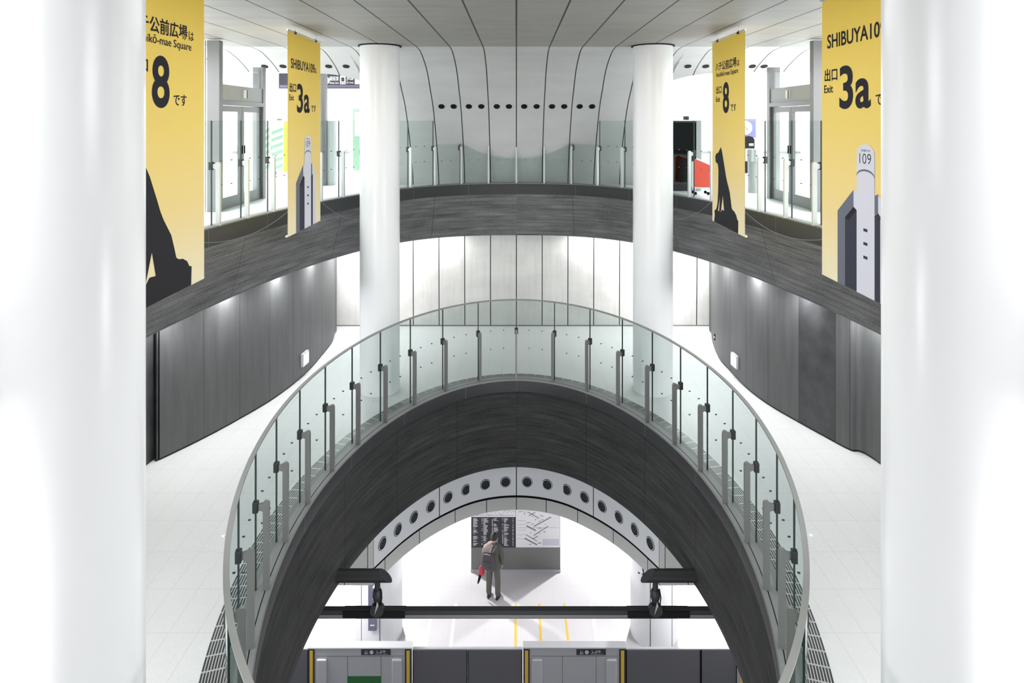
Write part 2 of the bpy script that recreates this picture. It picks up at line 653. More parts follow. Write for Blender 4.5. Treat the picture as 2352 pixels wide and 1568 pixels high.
# ------------------------------------------------------------------ void outlines
class Ring:
    """closed outline from the middle of its far side, running towards +X"""
    def __init__(s, pts):
        s.p = pts
        s.n = len(pts)
        s.L = [0.0]
        for k in range(s.n):
            a, b = pts[k], pts[(k + 1) % s.n]
            s.L.append(s.L[-1] + math.hypot(b[0] - a[0], b[1] - a[1]))
        s.len = s.L[-1]

    @staticmethod
    def superellipse(a, bf, bn, n, yc, N=400):
        dense = []
        D = 6000
        for k in range(D):
            t = PI / 2 - 2 * PI * k / D
            c, q = math.cos(t), math.sin(t)
            x = a * math.copysign(abs(c) ** (2 / n), c)
            y = yc + (bf if q > 0 else bn) * math.copysign(abs(q) ** (2 / n), q)
            dense.append((x, y))
        r = Ring(dense)
        return Ring([r.at(r.len * k / N)[0] for k in range(N)])

    def at(s, d):
        d %= s.len
        lo, hi = 0, s.n
        while hi - lo > 1:
            m = (lo + hi) // 2
            if s.L[m] <= d:
                lo = m
            else:
                hi = m
        a, b = s.p[lo], s.p[(lo + 1) % s.n]
        w = s.L[lo + 1] - s.L[lo]
        f = (d - s.L[lo]) / w if w else 0
        t = Vector((b[0] - a[0], b[1] - a[1])).normalized()
        return ((a[0] + f * (b[0] - a[0]), a[1] + f * (b[1] - a[1])), t, Vector((-t.y, t.x)))

    def off(s, d):
        out = []
        for k in range(s.n):
            a, b = s.p[k - 1], s.p[(k + 1) % s.n]
            t = Vector((b[0] - a[0], b[1] - a[1])).normalized()
            n = Vector((-t.y, t.x))          # outward (running clockwise seen from above)
            out.append((s.p[k][0] + n.x * d, s.p[k][1] + n.y * d))
        return Ring(out)

    def z(s, h):
        return [(x, y, h) for x, y in s.p]


NR = 400
MID = Ring.superellipse(2.82, 4.5, 4.75, 1.95, 7.97, NR)
UPK = Ring.superellipse(4.9, 13.25, 2.5, 2.5, 2.33, NR)
UPB = Ring.superellipse(5.1, 13.22, 2.6, 2.7, 2.33, NR)
ZU, ZM, ZP = 0.0, -3.65, -11.15
KU, KM = 0.08, -3.57          # kerb tops
ZC = 3.13                     # upper ceiling


def plate_with_hole(ring, z, x0, x1, y0, y1, cx, cy):
    """flat sheet between a closed outline and an enclosing rectangle"""
    inner, outer = [], []
    for x, y in ring.p:
        dx, dy = x - cx, y - cy
        t = min([((x1 - cx) / dx if dx > 0 else (x0 - cx) / dx) if abs(dx) > 1e-9 else 1e9,
                 ((y1 - cy) / dy if dy > 0 else (y0 - cy) / dy) if abs(dy) > 1e-9 else 1e9])
        inner.append((x, y, z))
        outer.append((cx + dx * t, cy + dy * t, z))
    mb = MB()
    mb.strip(inner, outer, closed=True, smooth=False)
    return mb


def ring_wall(mb, r0, z0, r1, z1, mi=0, smooth=True):
    ua = [(l, z0) for l in r0.L]
    ub = [(l, z1) for l in r0.L]
    mb.strip(r0.z(z0), r1.z(z1), mi, True, smooth, ua, ub)


# floors
fm = plate_with_hole(MID.off(0.47), ZM, -7.5, 7.5, -4, 15.97, 0, 7.97)
struct(fm.build('floor', M['tile_mid']))
fu = plate_with_hole(UPK.off(0.12), ZU, -14, 14, -6, 24, 0, 8.0)
struct(fu.build('floor', M['tile_upper']))
pf = MB().face([(-12, 13.62, ZP), (12, 13.62, ZP), (12, 30, ZP), (-12, 30, ZP)])
struct(pf.build('floor', M['tile_platform']))
tb = MB().face([(-12, 2, ZP - 1.2), (12, 2, ZP - 1.2), (12, 13.62, ZP - 1.2), (-12, 13.62, ZP - 1.2)])
tb.face([(-12, 13.62, ZP - 1.2), (12, 13.62, ZP - 1.2), (12, 13.62, ZP), (-12, 13.62, ZP)])
struct(tb.build('floor', M['gate_dark']))

# rims of the two voids (board marked concrete) and their kerbs
mb = MB()
ring_wall(mb, UPK, KU - 0.28, UPB, -1.20)
ring_wall(mb, UPB.off(0.0), -1.20, UPB.off(0.05), -1.24)
struct(mb.build('wall_rim', M['board_upper']))
mb = MB()
ring_wall(mb, MID.off(0.02), KM - 0.24, MID.off(0.0), -5.33)
ring_wall(mb, MID.off(0.0), -5.33, MID.off(0.06), -5.37)
struct(mb.build('wall_rim', M['board_mid']))


def kerb(ring, top, floor, width, drop, mats, name):
    mb = MB()
    ring_wall(mb, ring.off(0.03), top - drop, ring.off(-0.012), top - drop, 0)
    ring_wall(mb, ring.off(-0.012), top - drop, ring.off(-0.012), top - 0.02, 0)
    ring_wall(mb, ring.off(-0.012), top - 0.02, ring.off(0.0), top, 1, False)
    ring_wall(mb, ring.off(0.0), top, ring.off(0.05), top, 1, False)
    ring_wall(mb, ring.off(0.05), top, ring.off(0.056), top - 0.01, 2, False)
    ring_wall(mb, ring.off(0.056), top - 0.01, ring.off(0.062), top, 2, False)
    ring_wall(mb, ring.off(0.062), top, ring.off(width), top, 1, False)
    ring_wall(mb, ring.off(width), top, ring.off(width), floor - 0.01, 1, False)
    return struct(mb.build(name, mats))


kerb(UPK, KU, ZU, 0.16, 0.28, [M['cap_dark'], M['kerb_stone'], M['dark_seal']], 'trim_1')
kerb(MID, KM, ZM, 0.23, 0.24, [M['cap_dark'], M['kerb_stone'], M['dark_seal']], 'trim_2')
# drain grating round the middle void
mb = MB()
g0, g1 = MID.off(0.23), MID.off(0.48)
mb.strip(g0.z(ZM + 0.003), g1.z(ZM + 0.003), 0, True, False, [(l, 0.0) for l in g0.L], [(l, 0.25) for l in g0.L])
mb.strip(g1.z(ZM + 0.003), g1.z(ZM - 0.02), 0, True, False)
tag(mb.build('drain_grating', M['grate']), 'slotted dark metal drain grating curving behind the glass railing of the middle floor', 'grating')

# undersides of slabs
us = plate_with_hole(UPB.off(0.05), -1.24, -8, 8, -4, 15.9, 0, 8.0)
struct(us.build('ceiling', M['soffit']))

# ------------------------------------------------------------------ lower recess with loudspeaker band
half = [(0.0, 14.0), (0.55, 13.93), (1.05, 13.73), (1.52, 13.38), (1.93, 12.97), (2.26, 12.53), (2.50, 12.12), (2.71, 11.72)]


def catmull(P, sub=8):
    out = []
    for i in range(len(P) - 1):
        p0 = P[i - 1] if i else tuple(2 * a - b for a, b in zip(P[0], P[1]))
        p1, p2 = P[i], P[i + 1]
        p3 = P[i + 2] if i + 2 < len(P) else tuple(2 * a - b for a, b in zip(P[-1], P[-2]))
        for k in range(sub):
            t = k / sub
            out.append(tuple(0.5 * ((2 * b) + (c - a) * t + (2 * a - 5 * b + 4 * c - d) * t * t + (3 * b - a - 3 * c + d) * t ** 3)
                             for a, b, c, d in zip(p0, p1, p2, p3)))
    out.append(tuple(P[-1]))
    return out


full = [(-x, y) for x, y in reversed(half[1:])] + half
arc = catmull(full, 8)
flatY = arc[0][1]
ZB = -6.83


class Path:
    def __init__(s, p):
        s.p = p
        s.L = [0.0]
        for a, b in zip(p, p[1:]):
            s.L.append(s.L[-1] + math.hypot(b[0] - a[0], b[1] - a[1]))

    def at(s, d):
        for k in range(len(s.p) - 1):
            if s.L[k + 1] >= d or k == len(s.p) - 2:
                f = (d - s.L[k]) / (s.L[k + 1] - s.L[k])
                a, b = s.p[k], s.p[k + 1]
                t = Vector((b[0] - a[0], b[1] - a[1])).normalized()
                return (a[0] + f * (b[0] - a[0]), a[1] + f * (b[1] - a[1])), t
    def off(s, d):
        out = []
        for k, p in enumerate(s.p):
            a, b = s.p[max(k - 1, 0)], s.p[min(k + 1, len(s.p) - 1)]
            t = Vector((b[0] - a[0], b[1] - a[1])).normalized()
            out.append((p[0] - t.y * d, p[1] + t.x * d))
        return Path(out)


AP = Path(arc)
mb = MB()
mid_i = len(arc) // 2
segs = [0.0, 1.86, 3.72]          # vertical panel joints either side of the axis


def band(mb, path, z0, z1, joints, gap, mi=0):
    """curved wall made of panels with open joints"""
    Lh = path.L[-1] / 2
    cuts = sorted({-Lh, Lh} | {j for j in joints if abs(j) < Lh} | {-j for j in joints if abs(j) < Lh})
    for a, b in zip(cuts, cuts[1:]):
        n = max(2, int((b - a) / 0.12))
        pts = [path.at(Lh + a + gap / 2 + (b - a - gap) * k / n)[0] for k in range(n + 1)]
        mb.strip([(x, y, z0) for x, y in pts], [(x, y, z1) for x, y in pts], mi)


band(mb, AP, ZB, -5.37, [0, 1.86], 0.02)
# side panels and flat ends
for sx in (-1, 1):
    xe = sx * arc[-1][0]
    mb.face([(xe, flatY, ZB), (xe + sx * 0.10, flatY - 0.01, ZB), (xe + sx * 0.10, flatY - 0.01, -5.37), (xe, flatY, -5.37)], 1)
    mb.face([(xe + sx * 0.115, flatY, ZB), (xe + sx * 1.2, flatY, ZB), (xe + sx * 1.2, flatY, -5.37), (xe + sx * 0.115, flatY, -5.37)], 1)
    mb.face([(xe + sx * 1.215, flatY, ZB), (xe + sx * 4.5, flatY, ZB), (xe + sx * 4.5, flatY, -5.37), (xe + sx * 1.215, flatY, -5.37)], 1)
bk = AP.off(0.03)
mb.strip([(x, y, ZB) for x, y in bk.p], [(x, y, -5.37) for x, y in bk.p], 2)
struct(mb.build('wall_arch', [M['band_grey'], M['panel_grey'], M['black']]))
# dark shadow gap + grey edge panels below
mb = MB()
ext = [(-7.5, flatY)] + arc + [(7.5, flatY)]
EP = Path(ext)
E2 = EP.off(0.06)
mb.strip([(x, y, ZB) for x, y in ext], [(x, y, ZB) for x, y in E2.p], 1)
mb.strip([(x, y, ZB) for x, y in E2.p], [(x, y, ZB - 0.06) for x, y in E2.p], 1)
E3 = EP.off(0.02)
band(mb, E3, -7.17, ZB - 0.06, [0, 0.68, 1.45, 2.4, 3.4, 4.3, 5.3, 6.3], 0.016)
E4 = EP.off(0.05)
mb.strip([(x, y, ZB - 0.06) for x, y in E4.p], [(x, y, -7.16) for x, y in E4.p], 1)
struct(mb.build('trim_3', [M['panel_grey'], M['black']]))
# platform ceiling
mb = MB()
far = [(x, 30.0, -7.17) for x, y in E3.p]
mb.strip([(x, y, -7.17) for x, y in E3.p], far, 0, smooth=False)
mb.strip([(x, y, -6.7) for x, y in E3.off(0.3).p], [(x, 30.0, -6.7) for x, y in E3.p], 0, smooth=False)
struct(mb.build('ceiling', M['soffit_grey']))

# round loudspeaker grilles along the band
def make_speaker():
    t = thing('ceiling_speaker', None, None)
    # disc in local XZ plane facing local -Y
    def disc(r0, r1, y, n=28):
        m = MB()
        A = [(r0 * math.cos(2 * PI * k / n), y, r0 * math.sin(2 * PI * k / n)) for k in range(n)]
        B = [(r1 * math.cos(2 * PI * k / n), y, r1 * math.sin(2 * PI * k / n)) for k in range(n)]
        C = [(r1 * math.cos(2 * PI * k / n), 0.0, r1 * math.sin(2 * PI * k / n)) for k in range(n)]
        m.strip(A, B, 0, True, False)
        m.strip(B, C, 0, True)
        return m
    disc(0.0001, 0.122, -0.004).build('backing', M['black'], t)
    disc(0.099, 0.110, -0.012).build('rim', M['band_grey'], t)
    for r in (0.074, 0.050, 0.027):
        disc(r - 0.006, r, -0.008).build('grille_ring', M['gate_dark'], t)
    return t

ORD = ['first', 'second', 'third', 'fourth', 'fifth', 'sixth', 'seventh', 'eighth', 'ninth', 'tenth', 'eleventh', 'twelfth',
       'thirteenth', 'fourteenth', 'fifteenth', 'sixteenth', 'seventeenth', 'eighteenth', 'nineteenth', 'twentieth']
sp0 = make_speaker()
Lh = AP.L[-1] / 2
offs = [0.245 + 0.462 * k for k in range(8)]
offs = sorted([-o for o in offs] + offs)
for i, d in enumerate(offs):
    o = sp0 if i == 0 else dup(sp0)
    (x, y), t = AP.at(Lh + d)
    o.location = (x, y, -6.52)
    o.rotation_euler = (0, 0, math.atan2(t.y, t.x))
    side = 'left' if i < 8 else 'right'
    tag(o, 'round black loudspeaker grille in the pale arch, %s from the %s end' % (ORD[i] if i < 8 else ORD[15 - i], side), 'loudspeaker', 'loudspeakers along the arch')

# ------------------------------------------------------------------ upper ceiling, curved hull and back walls
prof = catmull([(12.40, ZC), (12.97, 3.065), (13.79, 2.77), (14.34, 2.36), (14.85, 1.94), (15.43, 1.15), (15.78, 0.5), (15.93, 0.0)], 8)


def prof_cut(zc):
    """profile from the ceiling down to height zc, resampled to 24 points"""
    pts = [p for p in prof if p[1] > zc]
    nxt = [p for p in prof if p[1] <= zc]
    if nxt:
        a, b = pts[-1], nxt[0]
        f = (a[1] - zc) / (a[1] - b[1])
        pts.append((a[0] + (b[0] - a[0]) * f, zc))
    P = Path(pts)
    return [P.at(P.L[-1] * k / 24)[0] for k in range(25)]


def zend(x):
    x = abs(x)
    if x <= 3.42:
        return 0.0
    if x < 3.52:
        return (x - 3.42) / 0.10 * 2.54
    return 2.54 + 0.20 * (1 - math.exp(-(x - 3.52) / 0.45))


mb = MB()
mb.face([(-14, -6, ZC), (14, -6, ZC), (14, 12.40, ZC), (-14, 12.40, ZC)])
xs = sorted(set([-14, -10, -7, 14, 10, 7] + [round(s * x, 3) for s in (-1, 1) for x in
            [0, .5, 1, 1.5, 2, 2.5, 3, 3.42, 3.45, 3.48, 3.52, 3.56, 3.62, 3.7, 3.8, 3.95, 4.1, 4.3, 4.5, 4.7, 4.9, 5.2, 5.6, 6.2]]))
prev = None
for x in xs:
    cur = [(x, y, z) for y, z in prof_cut(zend(x))]
    if prev:
        mb.strip(prev, cur, 0)
    prev = cur
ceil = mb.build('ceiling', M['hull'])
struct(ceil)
# thickness of the hull where it is cut above the side openings
mb = MB()
for sgn in (-1, 1):
    A = [(x, *prof_cut(zend(x))[-1]) for x in xs if x * sgn >= 3.42]
    mb.strip(A, [(x, y + 0.22, z + 0.05) for x, y, z in A], 0, smooth=False)
    mb.strip([(x, y + 0.22, z + 0.05) for x, y, z in A], [(x, y + 0.3, z + 1.4) for x, y, z in A], 0, smooth=False)
struct(mb.build('trim_4', M['hull_low']))
# lower back wall
wp = [(15.97, ZM), (15.95, -3.0), (15.93, -2.2), (15.92, -1.24)]
mb = MB()
mb.strip([(-8, y, z) for y, z in wp], [(8, y, z) for y, z in wp], 0)
struct(mb.build('wall_back', M['hull_low']))
mb = MB().box(-6, 6, 15.955, 15.975, ZM, ZM + 0.022)  # dark strip standing in for the shadow line at the wall foot
struct(mb.build('base_shade_strip', M['gate_dark']))
# outer white walls of the upper concourse
mb = MB().face([(-14, -6, 0), (-14, 24, 0), (-14, 24, 5), (-14, -6, 5)])
struct(mb.build('wall_left', M['white_wall']))
mb = MB().face([(14, -6, 0), (14, 24, 0), (14, 24, 5), (14, -6, 5)])
struct(mb.build('wall_right', M['white_wall']))
mb = MB().face([(-14, 24, 0), (14, 24, 0), (14, 24, 5), (-14, 24, 5)])
struct(mb.build('wall_far', M['white_wall']))
mb = MB().face([(-14, 14.6, 5), (14, 14.6, 5), (14, 24, 5), (-14, 24, 5)])
struct(mb.build('ceiling', M['soffit']))
# back side of the hull towards the far concourse
mb = MB().face([(-3.45, 16.1, 0), (3.45, 16.1, 0), (3.45, 16.1, 5), (-3.45, 16.1, 5)])
struct(mb.build('wall_hull', M['white_wall']))

# dark steel side walls of the middle level
Lb = [(335.5, 1070), (365, 1058), (468, 1008), (551, 963), (619, 923), (673, 884), (712, 849), (740, 817), (763, 787), (769, 768)]
Rb = [(2023, 1068), (1952, 1035), (1919, 1018), (1835, 971.6), (1764, 930), (1714, 892), (1677, 853), (1652, 825), (1637, 790), (1633.5, 767)]


def side_wall(base, sx, joints, dark, name):
    P = [unproj(px, py, ZM) for px, py in base]
    ext0 = [(sx * 5.95, 3.0), (sx * 5.9, 6.5)]
    last = P[-1]
    ext1 = [(last[0] + sx * 0.06, last[1] + 0.30), (last[0] + sx * 0.45, last[1] + 0.42)]
    allp = ext0 + P + ext1
    dense = catmull(allp, 10)
    mb = MB()
    seams = [0] + [(k + 2) * 10 for k in joints] + [len(dense) - 1]
    for a, b in zip(seams, seams[1:]):
        seg = [list(p) for p in dense[a:b + 1]]
        if len(seg) < 2:
            continue
        for end, nb in ((0, 1), (-1, -2)):
            d = Vector((seg[nb][0] - seg[end][0], seg[nb][1] - seg[end][1]))
            w_ = 0.012 if (sx < 0 and ((end == 0 and a == seams[1]) or (end == -1 and b == seams[1]))) else 0.0028
            d = d.normalized() * min(w_, d.length * 0.4)
            seg[end][0] += d.x
            seg[end][1] += d.y
        mi = 1 if a in dark else 0
        mb.strip([(x, y, ZM + 0.03) for x, y in seg], [(x, y, -1.25) for x, y in seg], mi)
    bp = Path(dense).off(0.02 if sx > 0 else -0.02)
    # backing seen through the joints, on the side away from the void
    bp = [(x + sx * 0.02, y + 0.005) for x, y in dense]
    mb.strip([(x, y, ZM) for x, y in bp], [(x, y, -1.25) for x, y in bp], 2)
    return struct(mb.build(name, [M['steel_wall'], M['steel_wall_dark'], M['black']]))


side_wall(Lb, -1, [0.5, 1, 2, 3, 4, 5, 6, 7] and [1, 2, 3, 4, 5, 6, 7], [0], 'wall_left')
side_wall(Rb, 1, [1, 2, 3, 4, 5, 6, 7], [40], 'wall_right')

# ------------------------------------------------------------------ columns
def column(x, y, r, z0, z1, label):
    t = thing('column', label, 'column', (x, y, z0))
    h = z1 - z0
    MB().lathe([(r, 0.0), (r, h - 0.02)], n=64).build('shaft', M['white_paint'], t)
    MB().lathe([(r + 0.035, h - 0.019), (r + 0.035, h - 0.004)], n=64).build('collar', M['black'], t)
    return t


column(-2.70, 12.23, 0.388, ZM, ZC, 'white round column standing at the left beyond the glass railing of the middle floor')
column(2.70, 12.23, 0.388, ZM, ZC, 'white round column standing at the right beyond the glass railing of the middle floor')
column(-2.97, 4.16, 0.41, ZM, ZC, 'huge near white column filling the left edge of the view')
column(2.94, 4.18, 0.41, ZM, ZC, 'huge near white column filling the right edge of the view')


def platform_column(x, y, label, seams):
    t = thing('platform_column', label, 'column', (x, y, ZP))
    MB().lathe([(0.575, 0.0), (0.575, -7.17 - ZP)], n=64).build('shaft', M['white_paint'], t)
    for a in seams:
        m = MB().box(-0.008, 0.008, -0.578, -0.57, 0.0, 3.9)
        o = m.build('panel_joint', M['dark_metal'], t)
        o.rotation_euler = (0, 0, a)
    return t


platform_column(-3.44, 15.5, 'white round column on the platform at the left, behind the screen gates', [-0.6, 0.25])
pcr = platform_column(3.44, 15.5, 'white round column on the platform at the right, marked with a black arrow', [-0.35, 0.65])
# ------------------------------------------------------------------ glass railings
def railing(ring, z0, name, label, low, tall, d_glass, spacing, post_h, glass, post_mat, keep, cap=None, low_range=0.0, shift=0.0, stud_y=5.5):
    root = thing(name, label, 'railing', (0, 0, z0))
    g = ring.off(d_glass)
    n = int(round(g.len / spacing))
    step = g.len / n
    # post pattern, local: x outward towards the glass, z up
    pp = []
    R = 0.035
    x1, x0 = -0.078, -0.148
    pp += [(x0, 0.0), (x1, 0.0), (x1, post_h - 0.12), (-0.012, post_h - 0.10), (-0.012, post_h - 0.045), (x1, post_h - 0.035)]
    for k in range(0, 9):
        a = PI * k / 8
        pp.append((-0.113 + R * math.cos(a), post_h - 0.045 + R * math.sin(a)))
    pm = MB().prism(pp, 'y', -0.018, 0.018)
    post0 = pm.build('post', post_mat, root)
    cb = MB().box(-0.03, 0.03, -0.034, 0.034, post_h - 0.13, post_h - 0.01).build('clamp', M['dark_metal'], post0, bevel=0.008)
    stud0 = MB().tube([(0, 0, -0.013), (0, 0, 0.013)], 0.009, 8).build('stud', M['dark_metal'])
    studs = []
    first = True
    for i in range(-(n // 2), n - n // 2):
        sa, sb = i * step + shift, (i + 1) * step + shift
        (mx, my), mt, mn = g.at((sa + sb) / 2)
        lowp = abs((sa + sb) / 2) < low_range
        top = low if lowp else tall
        if keep(mx, my):
            mb = MB()
            gap = 0.012
            K = 8
            IN, OUT = [], []
            for k in range(K + 1):
                (x, y), t, nn = g.at(sa + gap / 2 + (step - gap) * k / K)
                IN.append((x - nn.x * 0.008, y - nn.y * 0.008))
                OUT.append((x + nn.x * 0.008, y + nn.y * 0.008))
            mb.strip([(x, y, 0) for x, y in IN], [(x, y, top) for x, y in IN], 0)
            mb.strip([(x, y, 0) for x, y in OUT], [(x, y, top) for x, y in OUT], 0)
            mb.strip([(x, y, top) for x, y in IN], [(x, y, top) for x, y in OUT], 1)
            for e in (0, -1):
                (ax, ay), (bx, by) = IN[e], OUT[e]
                mb.face([(ax, ay, 0), (bx, by, 0), (bx, by, top), (ax, ay, top)], 1)
            p = mb.build('glass_panel', [glass, M['dark_seal']], root, merge=False)
            if my > stud_y:
                for fr in (0.33, 0.67):
                    for zz in (0.58, 0.95):
                        if zz > top - 0.06:
                            continue
                        (x, y), t, nn = g.at(sa + step * fr)
                        o = stud0 if not studs else dup(stud0)
                        studs.append(o)
                        o.parent = p
                        o.location = (x, y, zz)
                        o.rotation_euler = (0, PI / 2, math.atan2(nn.y, nn.x))
            if cap:
                cp = MB()
                h0, h1 = g.off(-0.024), g.off(0.024)
                A = [h0.at(sa * h0.len / g.len + step * h0.len / g.len * k / K)[0] for k in range(K + 1)]
                B = [h1.at(sa * h1.len / g.len + step * h1.len / g.len * k / K)[0] for k in range(K + 1)]
                cp.strip([(x, y, top + 0.012) for x, y in A], [(x, y, top + 0.012) for x, y in B], 0, smooth=False)
                cp.strip([(x, y, top - 0.006) for x, y in A], [(x, y, top + 0.012) for x, y in A], 0)
                cp.strip([(x, y, top - 0.006) for x, y in B], [(x, y, top + 0.012) for x, y in B], 0)
                cp.strip([(x, y, top - 0.006) for x, y in A], [(x, y, top - 0.006) for x, y in B], 0, smooth=False)
                cp.build('cap_rail', cap, root)
        (x, y), t, nn = g.at(sa)
        if keep(x, y):
            o = post0 if first else dup(post0, root)
            first = False
            o.location = (x, y, 0)
            o.rotation_euler = (0, 0, math.atan2(nn.y, nn.x))
            # black seal in the joint
            jt = (low if abs(sa) < low_range - 0.01 else tall)
            sl = MB()
            sl.box(-0.009, 0.009, -0.0075, 0.0075, 0, jt - 0.003)
            s = sl.build('joint_seal', M['dark_seal'], root)
            s.location = (x, y, 0)
            s.rotation_euler = (0, 0, math.atan2(nn.y, nn.x))
    return root


railing(MID, KM, 'glass_railing', 'curved glass railing with grey posts and pale top edge round the middle floor void',
        1.55, 1.56, 0.16, 0.80, 1.0, M['glass'], M['post_steel'], lambda x, y: True, cap=M['cap_rail'])
railing(UPK, KU, 'glass_railing', 'tall clear glass railing with steel posts along the dark rim of the upper floor',
        0.985, EYE - KU, 0.10, 0.72, 0.96, M['glass_upper'], M['post_steel_pale'], lambda x, y: y > 4.0, low_range=2.16, stud_y=8.5)

# ------------------------------------------------------------------ banners
BW, BH = 1.57, 3.18


def poly(pts, y, m, parent, name, holes=()):
    """flat printed shape in local XZ (u right, v down), triangulated"""
    cu = bpy.data.curves.new(name, 'CURVE')
    cu.dimensions = '2D'
    cu.fill_mode = 'BOTH'
    for P in [pts] + list(holes):
        sp = cu.splines.new('POLY')
        sp.points.add(len(P) - 1)
        for q, (u, v) in zip(sp.points, P):
            q.co = (u, -v, 0, 1)
        sp.use_cyclic_u = True
    o = bpy.data.objects.new(name, cu)
    COL.objects.link(o)
    me = bpy.data.meshes.new_from_object(o.evaluated_get(bpy.context.evaluated_depsgraph_get()))
    bpy.data.objects.remove(o)
    for v in me.vertices:
        v.co = (v.co.x, y, v.co.y)
    me.materials.append(m)
    me.name = name
    r = bpy.data.objects.new(name, me)
    COL.objects.link(r)
    r.parent = parent
    return r


def semi(u0, u1, v, rise, n=16):
    c, r = (u0 + u1) / 2, (u1 - u0) / 2
    return [(c - r * math.cos(PI * k / n), v - rise * math.sin(PI * k / n)) for k in range(n + 1)]


